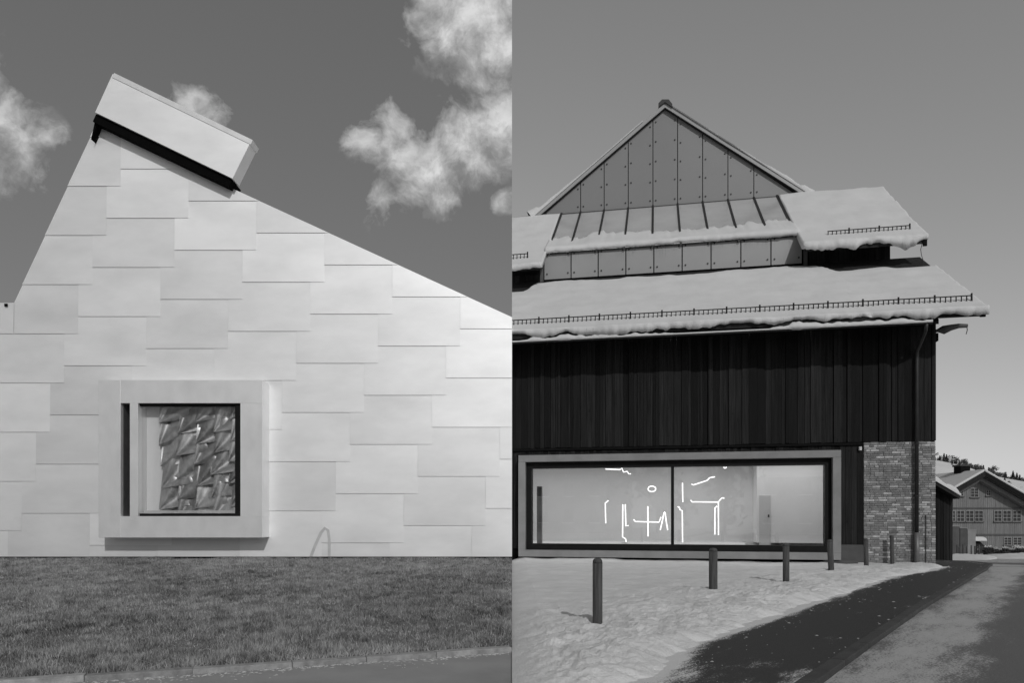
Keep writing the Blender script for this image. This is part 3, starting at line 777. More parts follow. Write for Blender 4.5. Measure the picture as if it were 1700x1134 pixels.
# ---- upper storey
zw0 = roof1(WT2)-.1
us = MB().box(UW2, UL+.6, WT2-.3, WT2-.05, zw0-1.2, roof2(WT2)-.12, T).build('upper_wall', 'timber_black', barn, clip=1)
MB().prism([T(UW2, WT2-.05, zw0-1), T(UW2, -12.5, zw0-1), T(UW2, -12.5, roof2(WT2)-.3), T(UW2, WR2, roof2(WR2)-.3), T(UW2, WT2-.05, roof2(WT2)-.3)],
           [T(UW2+.2, WT2-.05, zw0-1), T(UW2+.2, -12.5, zw0-1), T(UW2+.2, -12.5, roof2(WT2)-.3), T(UW2+.2, WR2, roof2(WR2)-.3), T(UW2+.2, WT2-.05, roof2(WT2)-.3)]).build('side_gable', 'timber_black', barn)
uP1, uP0 = U(903, WT2+.08), U(1333, WT2+.08)
u = UW2
while u < UL+.5:
    wd = rnd.choice([.14, .2, .26])
    if not (uP0-.1 < u+wd and u < uP1+.1):
        MB().box(u+.004, u+wd-.004, WT2-.08, WT2+rnd.uniform(0, .03), zw0, roof2(WT2)-.05, T).build('plank', 'timber_dark', us, clip=1)
    u += wd
edges_px = [903, 948, 993, 1039, 1085.5, 1132.5, 1180.5, 1230, 1280, 1332]
zPt = stripf(WT2)-.03
for a, b in zip(edges_px[:-1], edges_px[1:]):
    ub2, ua2 = U(a, WT2+.1), U(b, WT2+.1)
    po = MB().box(ua2+.022, ub2-.022, WT2+.05, WT2+.09, roof1(WT2)+.03, zPt, T).build('glass_panel', 'panel_lower', us, clip=1)
    for uu in (ua2+.13, ub2-.13):
        for zz in (roof1(WT2)+.25, zPt-.2):
            MB().tube([T(uu, WT2+.088, zz), T(uu, WT2+.115, zz)], .035, 8).build('fixing', 'metal_dark', po)
MB().box(uP0-.02, uP1+.02, WT2-.03, WT2+.02, zw0, zPt, T).build('panel_backing', 'dark_void', us, clip=1)
for uu in (uP0-.16, uP1+.02): MB().box(uu, uu+.14, WT2-.02, WT2+.12, zw0, roof2(WT2)-.12, T).build('panel_post', 'timber_trim', us, clip=1)
# upper roof: two snowy wings and a glazed strip in the middle
gl = [R(888, 361, WR2)[0], R(1340, 324, WR2)[0]]
uGL, uGR = gl
def slab(name, ua_, ub2, w0, w1, f, th, m, parent):
    return MB().prism([T(ua_, w0, f(w0)), T(ua_, w1, f(w1)), T(ua_, w1, f(w1)-th), T(ua_, w0, f(w0)-th)],
                      [T(ub2, w0, f(w0)), T(ub2, w1, f(w1)), T(ub2, w1, f(w1)-th), T(ub2, w0, f(w0)-th)]).build(name, m, parent, clip=1)
uS0, uS1 = U(1318, -5.2), U(911, -5.2)
slab('roof_wing', UE2, uS0, WE2, WR2, roof2, .18, 'roof_tile', barn)
slab('roof_wing', uS1, UL+1.5, WE2, WR2, roof2, .18, 'roof_tile', barn)
slab('rear_roof', UE2, UL+1.5, WR2-.01, -14, lambda w: roof2(WR2)-(WR2-w)*.66, .18, 'roof_tile', barn)
MB().box(UE2-.03, UE2+.1, WE2-.02, WE2+.05, roof2(WE2)-.26, roof2(WE2)+.02, T).build('verge_board', 'timber_black', barn)
# small lower ledge on the far wing
strip = bpy.data.objects.new('glazed_strip', None); strip.location = barn.location; link(strip, barn); strip.matrix_parent_inverse = par_inv(barn)
raf_t = [898.5, 964, 1003, 1043, 1084, 1125, 1166.5, 1208.5, 1251.5, 1312]
us_ = [U(p, WR2) for p in raf_t]; us_[0] = uS1-.12; us_[-1] = uS0+.12
for k in range(len(us_)):
    a = us_[k]
    MB().prism([T(a-.04, WT2+.2, stripf(WT2+.2)+.06), T(a-.04, WR2, stripf(WR2)+.06), T(a-.04, WR2, stripf(WR2)-.1), T(a-.04, WT2+.2, stripf(WT2+.2)-.1)],
               [T(a+.04, WT2+.2, stripf(WT2+.2)+.06), T(a+.04, WR2, stripf(WR2)+.06), T(a+.04, WR2, stripf(WR2)-.1), T(a+.04, WT2+.2, stripf(WT2+.2)-.1)]).build('glazing_bar', 'metal_dark', strip, clip=1)
    if k+1 < len(us_):
        b = us_[k+1]
        slab('pane', b+.045, a-.045, WT2+.2, WR2+.02, stripf, .025, 'strip_glass', strip)
slab('strip_lining', uS0+.15, uS1-.15, WT2, WR2-.3, lambda w: stripf(w)-.6, .05, 'panel_frosted', strip)
MB().box(uS0+.2, uS1-.2, WT2+.17, WT2+.17, stripf(WT2+.2)-.08, stripf(WT2+.2)+.02, T).build('strip_gutter', 'metal_dark', strip, clip=1)
# glass gable standing on the ridge
GA = R(1104.5, 180, WR2); GLb = R(897, 359, WR2); GRb = R(1322, 324.5, WR2)
zGb = (GLb[1]+GRb[1])/2
gab = MB().prism([T(GLb[0]+.1, WR2-.12, zGb), T(GRb[0]-.1, WR2-.12, zGb), T(GA[0], WR2-.12, GA[1]+.02)], [T(GLb[0]+.1, WR2-.3, zGb), T(GRb[0]-.1, WR2-.3, zGb), T(GA[0], WR2-.3, GA[1]+.02)]).build('gable_core', 'dark_void', barn, clip=1)
gx = [GLb[0]]+[U(p, WR2) for p in raf_t[1:-1]]+[GRb[0]]
for a, b in zip(gx[:-1], gx[1:]):
    tri = [(GLb[0], zGb+.03), (GRb[0], zGb+.03), (GA[0], GA[1])]
    poly = half(half(tri, 1, 0, a-.018), -1, 0, -(b+.018))
    if len(poly) < 3: continue
    po = MB().prism([T(u_, WR2, z_) for u_, z_ in poly], [T(u_, WR2-.04, z_) for u_, z_ in poly]).build('glass_panel', 'panel_frosted', gab, clip=1)
    top = lambda uq: zGb+(GA[1]-zGb)*((uq-GLb[0])/(GA[0]-GLb[0]) if uq > GA[0] else (uq-GRb[0])/(GA[0]-GRb[0]))
    for uq in (a-.13, b+.13):
        zt = top(uq)-.25
        if zt < zGb+.5: continue
        for zz in np.linspace(zGb+.3, zt, max(2, int((zt-zGb)/.9)+1)):
            MB().tube([T(uq, WR2-.01, zz), T(uq, WR2+.025, zz)], .038, 8).build('fixing', 'metal_dark', po)
MB().box(GRb[0]-.25, GLb[0]+.25, WR2-.02, WR2+.1, zGb-.12, zGb+.01, T).build('gable_sill', 'metal_dark', gab, clip=1)
# gable roof slopes with bargeboards
OA = R(1104, 172, WR2+.15); OL = R(884, 363, WR2+.15); OR_ = R(1346, 326, WR2+.15)
for E in (OL, OR_):
    dn = Vector((E[0]-OA[0], E[1]-OA[1])).normalized(); nrm = Vector((-dn.y, dn.x)); nrm = nrm if nrm.y > 0 else -nrm
    q = [(OA[0], OA[1]), (E[0], E[1]), (E[0]-nrm.x*.16, E[1]-nrm.y*.16), (OA[0], OA[1]-.2)]
    MB().prism([T(a, WR2+.15, b) for a, b in q], [T(a, WR2-5.4, b) for a, b in q]).build('gable_roof', 'roof_tile', barn, clip=1)
    q = [(OA[0], OA[1]+.02), (E[0], E[1]+.02), (E[0]-nrm.x*.15, E[1]-nrm.y*.15+.02), (OA[0], OA[1]-.19)]
    MB().prism([T(a, WR2+.16, b) for a, b in q], [T(a, WR2+.21, b) for a, b in q]).build('barge_trim', 'panel_lower', barn, clip=1)
    # snow lying along the rake, ragged
    n = 60; V = []; g = np.random.default_rng(71 if E is OL else 72)
    m = MB(); ring = 5
    for i in range(n+1):
        t = .16+.84*i/n if E is OL else .03+.97*i/n
        a, b = OA[0]+(E[0]-OA[0])*t, OA[1]+(E[1]-OA[1])*t
        th = (.03+.05*t+.6*max(0, t-.55)**1.2)*(1+1.3*float(fbm(t*9, 1 if E is OL else 4, 73)))
        th = max(.015, th)+ (.12 if t > .93 else 0)
        for (w, k) in ((WR2+.24, 0), (WR2+.3, .55), (WR2+.12, 1), (WR2-1, 1), (WR2-5.3, .9)):
            kk = k*th; m.v.append(T(a+nrm.x*kk, w, b+nrm.y*kk+.015))
    m.f = [tuple(x) for x in grid_faces(n+1, ring).tolist()]
    tag(m.build('rake_snow', 'snow', smooth=True, clip=1), 'ragged ribbon of snow along the '+('longer' if E is OR_ else 'shorter')+' sloping edge of the glass gable', 'snow', kind='stuff')
cp = [(1093, 181), (1093, 175), (1099, 168.5), (1110, 168.5), (1116, 176), (1116, 181), (1104, 173)]
p = [R(x, y, WR2+.1) for x, y in cp]
MB().prism([T(a, WR2+.3, b) for a, b in p], [T(a, WR2-3, b) for a, b in p]).build('ridge_cap', 'metal_dark', barn)

# ---- snow on the roofs
def roof_snow(name, u0, u1, wf, wb, f, th, seed, label, over=.16, droop=.1, nt=26, step=.07, back_rag=.0, endw=0., fth=None, backf=None):
    g = int(abs(u1-u0)/step)+2; rows = []
    uu = np.linspace(u0, u1, g)
    e = over*(1+1.6*fbm(uu*.8, 0*uu+seed, seed, 3)+.8*fbm(uu*4, 0*uu+seed, seed+3, 3)); d = droop*(1+3.6*fbm(uu*1.1, 0*uu+seed*2, seed+5, 4)+1.0*fbm(uu*6, 0*uu, seed+9, 2))
    d = np.clip(d, .0, 1)
    F_ = fth or th
    for i in range(g):
        ue = uu[i]; row = []; wfe = wf
        wfr = wf+e[i]
        sl = (f(wb)-f(wf))/(wb-wf)
        row.append((wf-.15, f(wf)-.02)); row.append((wf+.04, f(wf)-d[i]*.7-.02)); row.append((wfr-.02, f(wf)-d[i]))
        row.append((wfr+.03, f(wf)+F_*.25)); row.append((wfr-.02, f(wf)+F_*.72)); row.append((wfr-.13, f(wf)+F_*.98))
        wbk = wb+back_rag*float(fbm(ue*.7, 2., seed+20, 3))*2+(backf(ue) if backf else 0)
        for k in range(1, nt+1):
            t = k/nt; w = (wfr-.13)+(wbk-wfr+.13)*t
            h = th*(1+.35*float(fbm(ue*.6, w*.9, seed+11, 3)))+.12*float(fbm(ue*1.3, w*4.2, seed+13, 3))
            h = F_*.98*(1-min(1, t*4))+h*min(1, t*4)
            row.append((w, f(w)+h*(1 if k < nt else .5)))
        row.append((wbk, f(wbk)+.005))
        rows.append([T(ue, w, z) for w, z in row])
    n = len(rows[0]); m = MB(); m.v = [p for r in rows for p in r]; m.f = [tuple(q) for q in grid_faces(g, n).tolist()]
    m.f.append(tuple(range(n))); m.f.append(tuple(range((g-1)*n, g*n))[::-1])
    o = m.build(name, 'snow', smooth=True, clip=1); tag(o, label, 'snow', kind='stuff')
    return uu, e, d
lo_u, lo_e, lo_d = roof_snow('roof_snow', UE1-.07, UL+.4, WE1, WT2+.42, roof1, .13, 81, 'snow blanket on the long lower roof above the dark boarding', over=.13, droop=.12, back_rag=.2, step=.06, backf=lambda q: float(np.interp(q, [uP0-1.0, uP0-.3, uP1+.2, uP1+.6], [.85, 0, 0, .8])))
roof_snow('roof_snow', UE2-.05, uS0+.08, WE2, WR2+.08, roof2, .15, 83, 'snow blanket on the upper roof wing beside the free gable end', over=.14, droop=.17, fth=.22)
roof_snow('roof_snow', uS1-.06, UL+1.4, WE2, WR2+.08, roof2, .13, 85, 'snow blanket on the upper roof wing cut off at the steel building', over=.12, droop=.12)
# snow slipped down over the lower edge of the glazed strip
g_ = 150; rows = []; uu = np.linspace(uS0+.0, uS1+.0, g_)
for ue in uu:
    wtop = -5.6-.9*float(fbm(ue*1.3, 1., 91, 5, .6))*2.0
    w0 = WT2+.22+.12*float(fbm(ue*2, 5., 93, 3)); dr = .015+.12*float(fbm(ue*1.5, 8., 95, 4))+.05*float(fbm(ue*8, 2., 97, 2))
    row = [(w0-.3, stripf(w0)+.02), (w0, stripf(w0)-dr+.02), (w0+.06, stripf(w0)+.09)]
    for k in range(9):
        t = k/8; w = w0+(wtop-w0)*t; h = .22*(1-t)**1.2+.012+.05*float(fbm(ue*2, w*3, 99, 3))
        row.append((w, stripf(w)+max(.012, h)))
    row.append((wtop-.02, stripf(wtop)+.003)); rows.append([T(ue, w, z) for w, z in row])
m = MB(); n = len(rows[0]); m.v = [p for r in rows for p in r]; m.f = [tuple(q) for q in grid_faces(g_, n).tolist()]
m.f.append(tuple(range(n))); m.f.append(tuple(range((g_-1)*n, g_*n)))
tag(m.build('roof_snow', 'snow', smooth=True, clip=1), 'snow slipped to the lower edge of the sloping glazed strip', 'snow', kind='stuff')
# snow caught in the gutter
rows = []; uu = np.linspace(ug0+.02, UL+.3, 260)
for ue in uu:
    h = max(.0, .06+.7*float(fbm(ue*.55, 3., 101, 4))+.1*float(fbm(ue*5, 3., 103, 2))); dr = max(0, .5*h-.03)
    rows.append([T(ue, w, z) for w, z in ((WE1-.0, gz-.04), (WE1+.0, gz+.01+h), (WE1+.08, gz+.02+h), (WE1+.155, gz+.01+h*.5), (WE1+.16, gz-.02-dr), (WE1+.13, gz-.04))])
m = MB(); n = 6; m.v = [p for r in rows for p in r]; m.f = [tuple(q) for q in grid_faces(260, n).tolist()]
tag(m.build('gutter_snow', 'snow', smooth=True, clip=1), 'thin broken line of snow heaped in the eaves gutter', 'snow', kind='stuff')
# snow guards
def guard(u0, u1, f, w, h, lift, gapat=()):
    m = MB(); z = f(w)+lift
    m.box(u0, u1, w-.012, w+.012, z+h-.03, z+h, T)
    u = u0
    k = 0
    while u < u1:
        big = k % 7 == 0
        m.box(u, u+(.05 if big else .028), w-.012, w+.014, z-.1, z+h+(.06 if big else -.005), T); u += .15; k += 1
    return m.build('snow_guard', 'black_metal', barn, clip=1)
guard(UE1+.15, UL+.3, roof1, WE1-.45, .2, .10)
guard(UE2+.35, uS0-.9, roof2, WE2-.5, .2, .14)
guard(uS1+.6, UL+1, roof2, WE2-.5, .2, .12)
# icicles
ic = MB()
def icicles(n, ua_, ub2, w, z, l0, l1):
    for _ in range(n):
        u = rnd.uniform(ua_, ub2); l = l0+(l1-l0)*rnd.random()**2.5; r = .009+.010*rnd.random()
        if T(u, w, z)[0] < .02: continue
        a = [T(u+r*math.cos(k*2.1), w+r*math.sin(k*2.1), z) for k in range(3)]
        ic.add(a+[T(u, w, z-l)], [(0, 1, 3), (1, 2, 3), (2, 0, 3)])
icicles(90, uS0, uS1, WT2+.27, stripf(WT2+.27)+.02, .1, .6)
icicles(60, UE1+2, UL, WE1+.12, roof1(WE1)+.02, .1, .28)
icicles(14, UE1+2, UL, WE1+.12, gz-.04, .15, .6)
icicles(16, UE2+1.5, uS0, WE2+.1, roof2(WE2)-.05, .1, .4)
tag(ic.build('icicles', 'ice'), 'fine icicles hanging from the snowy eaves of the barn', 'icicles', kind='stuff')
# ledge with snow on the cut-off wing
uL0 = U(889, WT2+.5); zl = R(870, 441, WT2+.6)[1]
MB().box(uL0, UL+1, WT2+.05, WT2+.7, zl-.2, zl, T).build('ledge', 'timber_black', barn, clip=1)
roof_snow('ledge_snow', uL0, UL+1, WT2+.68, WT2+.1, lambda w: zl, .12, 111, 'small cushion of snow on the ledge under the cut-off upper wing', over=.05, droop=.04, nt=6)
# loose cable at the free end
MB().tube([T(*(lambda q: (q[0], WE2-.1, q[1]))(R(x, y, WE2-.1))) for x, y in [(1531, 404), (1528.5, 414), (1530, 424), (1534, 436)]], .012, 5).build('loose_cable', 'metal_dark', barn)

# ---- bollards in the snow
BO = [(992, 1050, 927, 8.2), (1184, 993, 910, 7), (1305, 974, 902, 5.2), (1380.5, 955, 896, 4.6), (1438.5, 946, 894, 3.6), (1481.5, 940, 889, 3.2)]
for k, (px, pb, pt, hw) in enumerate(BO):
    Yb = EYE*FPX/(pb-HY); X0 = (px-CX)/FPX*Yb; zt = EYE+(HY-pt)/FPX*Yb; r = hw/FPX*Yb
    b = empty('bollard', (X0, Yb, 0), ['sixth', 'fifth', 'fourth', 'third', 'second', 'first'][k]+' round grey wooden bollard counted from the brick corner', 'bollard', 'bollards along the snowy pavement')
    lean = Vector((0, .0, 0)) if k < 3 else Vector((-.02, 0, 0))
    if k == 3: lean = Vector((-.055, 0, 0))
    P = Vector((X0, Yb, 0)); h = zt
    MB().tube([P+Vector((0, 0, -.2)), P+Vector((0, 0, .2))+lean*.2, P+lean*.9+Vector((0, 0, h-.07))], r, 16).build('shaft', 'wood_post', b, smooth=True, bevel=.0)
    MB().tube([P+lean*.9+Vector((0, 0, h-.069)), P+lean*.95+Vector((0, 0, h-.03)), P+lean*.98+Vector((0, 0, h-.008)), P+lean+Vector((0, 0, h))], [r*1.0, r*.93, r*.65, r*.2], 16).build('cap', 'wood_post', b, smooth=True)

# ================================================================ BACKGROUND, winter side
# low dark shed behind the corner
YS = 40.; q = YS/FPX; hz = float(hgt(YS))
shed = empty('dark_shed', (G(1560, 900, YS).x, YS, hz), 'low black timber shed with snowy eave behind the brick corner', 'shed')
xr = G(1577, 0, YS).x; xl = G(1480, 0, YS).x
ztop = lambda px: EYE+(HY-px)*q
MB().prism([(xl, YS, hz-.3), (xr, YS, hz-.3), (xr, YS, ztop(823)), (xl, YS, ztop(760))], [(xl, YS+8, hz-.3), (xr, YS+8, hz-.3), (xr, YS+8, ztop(823)), (xl, YS+8, ztop(760))]).build('wall', 'timber_black', shed)
x_ = xl+1.8
while x_ < xr: MB().box(x_, x_+.16, YS-.03-rnd.random()*.02, YS-.002, hz-.3, ztop(823-(xr-x_)/q*.6)-.05).build('plank', 'timber_dark', shed); x_ += .175
xe = G(1593, 0, YS-.6).x
rf = [(xl, ztop(765)), (xe, ztop(824)), (xe, ztop(829)), (xl, ztop(770))]
MB().prism([(a, YS-.6, b) for a, b in rf], [(a, YS+8.4, b) for a, b in rf]).build('roof', 'roof_tile', shed)
m = MB(); V = []
for i in range(41):
    t = i/40; a = xl+(xe+.05-xl)*t; b = ztop(764+60*t); th = .3*(1+.8*float(fbm(t*9, 1, 121)))*(1 if t < .97 else .5)
    V += [(a, YS-.66, b), (a, YS-.68, b+th*.6), (a, YS-.5, b+th), (a, YS+8.3, b+th*.9)]
m.v = V; m.f = [tuple(z) for z in grid_faces(41, 4).tolist()]
tag(m.build('roof_snow', 'snow', smooth=True), 'snow on the slanting roof of the low black shed', 'snow', kind='stuff')
# concrete slabs
for k, (a, b, t) in enumerate(((1578, 1593, 874.5), (1594, 1605.5, 877.5), (1606.5, 1620, 880.5))):
    Yc = 60+k*2.4; hc = float(hgt(Yc)); x0, x1 = G(a, 0, Yc).x, G(b, 0, Yc).x
    s = empty('concrete_slab', ((x0+x1)/2, Yc, hc), ['dark upright concrete slab touching the black shed', 'middle upright concrete slab of three by the shed', 'pale upright concrete slab farthest from the shed'][k], 'slab', 'upright concrete slabs')
    MB().box(x0, x1, Yc, Yc+1.9, hc-.3, EYE+(HY-t)/FPX*Yc).build('face', 'concrete_dark' if k < 2 else 'concrete', s, bevel=.02)
    MB().box(x0-.03, x1+.03, Yc-.03, Yc+1.95, EYE+(HY-t)/FPX*Yc, EYE+(HY-t)/FPX*Yc+.07).build('coping', 'concrete', s)
# little posts
for k, px in enumerate((1578.5, 1589, 1592.5, 1599, 1605, 1612.5, 1618.5, 1625.5)):
    Yp = 50+(k % 3)*4; hp = float(hgt(Yp)); x0 = G(px, 0, Yp).x; h = .8+.12*(k % 2)
    o = MB().tube([(x0, Yp, hp-.2), (x0, Yp, hp+h), (x0, Yp, hp+h+.05)], [.05, .05, .025], 8).build('small_post', 'wood_post', smooth=True)
    tag(o, 'thin dark post in the snow before the concrete slabs', 'post', 'thin posts before the slabs')
# snow banks
def bank(name, px0, px1, Y0, Y1, h, seed, label):
    n = 40; V = []
    for j in range(n):
        y = Y0+(Y1-Y0)*j/(n-1); x0, x1 = G(px0, 0, Y0).x+(y-Y0)*.5, G(px1, 0, Y0).x+(y-Y0)*.75
        xv = np.linspace(x0, x1, n); s = np.sin(np.pi*np.linspace(0, 1, n))**.5*math.sin(math.pi*j/(n-1))**.5
        V.append(np.stack([xv, np.full(n, y), hgt(y)-.09+s*(h+h*1.2*fbm(xv*.7, y*.7+0*xv, seed))], -1))
    tag(np_mesh(name, np.concatenate(V), grid_faces(n, n), 'snow_ground'), label, 'snow bank', kind='stuff')
bank('snow_bank', 1560, 1640, 43, 60, .3, 131, 'low snow bank around the thin posts')
bank('snow_bank', 1650, 1790, 50, 70, .35, 133, 'low snow bank before the planted shrubs')
# wooden house
YH = 86.; q = YH/FPX; hh = float(hgt(YH))
def HX(px): return (px-CX)*q
def HZ(py): return EYE+(HY-py)*q
def z7(x, y): return 1400+x/4.36, 700+y/4.36
house = empty('wooden_house', (HX(1640), YH, hh), 'grey boarded wooden house with broad snowy gable roof and small paned windows', 'house')
ax, ay = z7(960, 372)
sl = .575
hx0, hx1 = 1555, 1770
wall = MB().prism([(HX(hx0), YH, hh-.5), (HX(hx1), YH, hh-.5), (HX(hx1), YH, HZ(ay+8+(hx1-ax)*sl)), (HX(ax), YH, HZ(ay+10)), (HX(hx0), YH, HZ(ay+8+(ax-hx0)*sl))],
                  [(HX(hx0), YH+14, hh-.5), (HX(hx1), YH+14, hh-.5), (HX(hx1), YH+14, HZ(ay+8+(hx1-ax)*sl)), (HX(ax), YH+14, HZ(ay+10)), (HX(hx0), YH+14, HZ(ay+8+(ax-hx0)*sl))]).build('wall', 'timber_trim', house)
px = 1575.
while px < 1705:        # vertical boards of the front
    w_ = 3.2
    zt = HZ(ay+14+abs(px+1.6-ax)*sl); MB().box(HX(px), HX(px+w_-.25), YH-.05-rnd.random()*.02, YH-.002, hh-.3, zt).build('board', 'timber_grey', wall); px += w_
for yb in (628, 820): 
    py = z7(0, yb)[1]; MB().box(HX(1570), HX(1712), YH-.16, YH-.04, HZ(py+1.2), HZ(py-1.2)).build('belt_board', 'timber_trim', house)
for sg in (1, -1):
    xe = ax+sg*150 if sg > 0 else ax-62
    ye = ay+abs(xe-ax)*sl
    rp = [(ax, ay), (xe, ye), (xe, ye+6), (ax, ay+6)]
    ro = MB().prism([(HX(a), YH-1.6, HZ(b)) for a, b in rp], [(HX(a), YH+15, HZ(b)) for a, b in rp]).build('roof', 'timber_trim', house)
    rp = [(ax, ay-.5), (xe, ye-.5), (xe, ye+7.5), (ax, ay+7.5)]
    MB().prism([(HX(a), YH-1.72, HZ(b)) for a, b in rp], [(HX(a), YH-1.62, HZ(b)) for a, b in rp]).build('bargeboard', 'timber_dark', ro)
    rp = [(ax, ay+7), (xe, ye+7), (xe, ye+14), (ax, ay+14)]
    MB().prism([(HX(a), YH-.9, HZ(b)) for a, b in rp], [(HX(a), YH-.07, HZ(b)) for a, b in rp]).build('soffit_board', 'timber_grey', ro)
    rp = [(ax, ay-5.5), (xe, ye-5.5), (xe, ye-.6), (ax, ay-.6)]
    tag(MB().prism([(HX(a), YH-1.68, HZ(b)) for a, b in rp], [(HX(a), YH+15, HZ(b)) for a, b in rp]).build('roof_snow', 'snow', bevel=.15), 'snow on the '+('long' if sg > 0 else 'short')+' visible slope of the wooden house roof', 'snow', kind='stuff')
# snow roof of the annex beside the house
rp = [z7(640, 440), z7(960, 372), z7(960, 385), z7(800, 462), z7(640, 470)]
cpx = [z7(926, 385), z7(996, 385), z7(996, 316), z7(926, 316)]
MB().prism([(HX(a), YH+2, HZ(b)) for a, b in cpx], [(HX(a), YH+3.4, HZ(b)) for a, b in cpx]).build('chimney', 'timber_black', house)
cpx = [z7(918, 316), z7(1003, 316), z7(1003, 303), z7(918, 303)]
MB().prism([(HX(a), YH+1.9, HZ(b)) for a, b in cpx], [(HX(a), YH+3.5, HZ(b)) for a, b in cpx]).build('chimney_cap', 'metal_dark', house)
def window(x0, y0, x1, y1, nx=2, ny=3):
    (a, b), (c, d) = z7(x0, y0), z7(x1, y1)
    w = MB().box(HX(a), HX(c), YH-.085, YH-.07, HZ(d), HZ(b)).build('window', 'metal_dark', house)
    fr_ = MB(); t = .055
    fr_.box(HX(a)-t, HX(a), YH-.14, YH-.05, HZ(d)-t, HZ(b)+t).box(HX(c), HX(c)+t, YH-.14, YH-.05, HZ(d)-t, HZ(b)+t)
    fr_.box(HX(a), HX(c), YH-.138, YH-.05, HZ(b), HZ(b)+t).box(HX(a), HX(c), YH-.138, YH-.05, HZ(d)-t, HZ(d)); fr_.build('frame', 'frame_paint', w)
    br = MB()
    for i in range(1, nx): xm = HX(a)+(HX(c)-HX(a))*i/nx; br.box(xm-.025, xm+.025, YH-.12, YH-.087, HZ(d), HZ(b))
    for i in range(1, ny): zm = HZ(d)+(HZ(b)-HZ(d))*i/ny; br.box(HX(a), HX(c), YH-.115, YH-.087, zm-.025, zm+.025)
    br.build('glazing_bar', 'frame_paint', w)
    MB().box(HX(a)-.15, HX(c)+.15, YH-.25, YH-.05, HZ(d)-t-.1, HZ(d)-t-.003).build('sill', 'timber_trim', w)
for (a, b) in ((775, 803), (820, 869), (884, 936), (949, 1004), (1090, 1139), (1153, 1206), (1224, 1279)): window(a, 648, b, 722)
window(919, 486, 971, 546); window(1033, 502, 1060, 535, 2, 2); window(846, 503, 862, 538, 1, 2)
for a, b in ((1160, 1210), (1227, 1284)): window(a, 842, b, 893)
# snowed-in car
YC = 72.; hc = float(hgt(YC)); cx_ = G(1634, 0, YC).x
car = empty('parked_car', (cx_, YC, hc), 'small dark parked car with thick snow on its roof', 'car')
Tc = lambda x, y, z: (cx_+x, YC+y, hc+z)
pr = [(-.82, .3), (-.85, .75), (-.78, .95), (.78, .95), (.85, .75), (.82, .3)]
MB().prism([Tc(x, 0, z) for x, z in pr], [Tc(x, 3.9, z) for x, z in pr]).build('body', 'car_paint', car, bevel=.08)
MB().prism([Tc(-.74, 1.0, .95), Tc(.74, 1.0, .95), Tc(.6, 1.6, 1.42), Tc(-.6, 1.6, 1.42)], [Tc(-.74, 3.7, .95), Tc(.74, 3.7, .95), Tc(.6, 3.2, 1.42), Tc(-.6, 3.2, 1.42)]).build('cabin', 'metal_dark', car)
for sx_ in (-.72, .52):
    for sy in (.7, 3.1): MB().tube([Tc(sx_, sy, .3), Tc(sx_+.2, sy, .3)], .3, 14).build('wheel', 'black_metal', car)
for sx_ in (-.62, .62): MB().tube([Tc(sx_, -.03, .68), Tc(sx_, .05, .68)], .1, 10).build('headlight', 'metal_grey', car)
tag(MB().prism([Tc(-.95, .9, 1.45), Tc(.95, .9, 1.45), Tc(.86, .95, 1.78), Tc(.6, 1.0, 1.9), Tc(-.6, 1, 1.92), Tc(-.88, .95, 1.76)], [Tc(-.9, 3.4, 1.44), Tc(.9, 3.4, 1.44), Tc(.8, 3.3, 1.75), Tc(.5, 3.2, 1.88), Tc(-.5, 3.2, 1.88), Tc(-.8, 3.3, 1.75)]).build('car_snow', 'snow', smooth=False, bevel=.09), 'thick slab of snow on the parked car', 'snow', kind='stuff')
# shrubs with snow
def leaf_cloud(n, R_, seed, flat=1., base=0.):
    g = np.random.default_rng(seed); p = g.normal(size=(n, 3)); p /= np.linalg.norm(p, axis=1)[:, None]
    p *= (g.random(n)**.4)[:, None]; p = p*np.array([R_, R_, R_*flat]); p[:, 2] += base
    s = R_*.16*(.5+g.random(n))
    a = g.normal(size=(n, 3)); a /= np.linalg.norm(a, axis=1)[:, None]; b = g.normal(size=(n, 3)); b -= a*(a*b).sum(1)[:, None]; b /= np.linalg.norm(b, axis=1)[:, None]
    V = np.stack([p+a*s[:, None], p-a*s[:, None]*.5+b*s[:, None]*.8, p-a*s[:, None]*.5-b*s[:, None]*.8], 1).reshape(-1, 3)
    return V, np.arange(3*n).reshape(-1, 3)
shrub_px = [(1642, 1.0), (1651, .85), (1660, .7), (1668, .9), (1677, .8), (1685, 1.0), (1694, .9), (1703, .9)]
for k, (px, s) in enumerate(shrub_px):
    Ysh = 66+(k % 3); hs = float(hgt(Ysh)); p = G(px, 0, Ysh); sh = empty('shrub', (p.x, Ysh, hs), 'small dark shrub capped with snow before the wooden house', 'shrub', 'snow-capped shrubs by the house')
    V, F_ = leaf_cloud(260, .5*s, 200+k, .8, .5*s); o = np_mesh('foliage', V+np.array([p.x, Ysh, hs]), F_, 'foliage', sh, smooth=False)
    V, F_ = leaf_cloud(90, .38*s, 230+k, .35, .92*s); np_mesh('snow_cap', V*np.array([1, 1, 1])+np.array([p.x, Ysh-.1, hs]), F_, 'snow', sh, smooth=False)
    MB().tube([(p.x, Ysh, hs-.1), (p.x, Ysh, hs+.5*s)], .04, 6).build('stem', 'bark', sh)
MB_t = MB().box(G(1640, 0, 64).x, G(1720, 0, 64).x, 64, 64.5, float(hgt(64))-.3, float(hgt(64))+.28)
tag(MB_t.build('planter_wall', 'concrete_dark', bevel=.03), 'low dark planter wall in front of the snowy shrubs', 'wall')
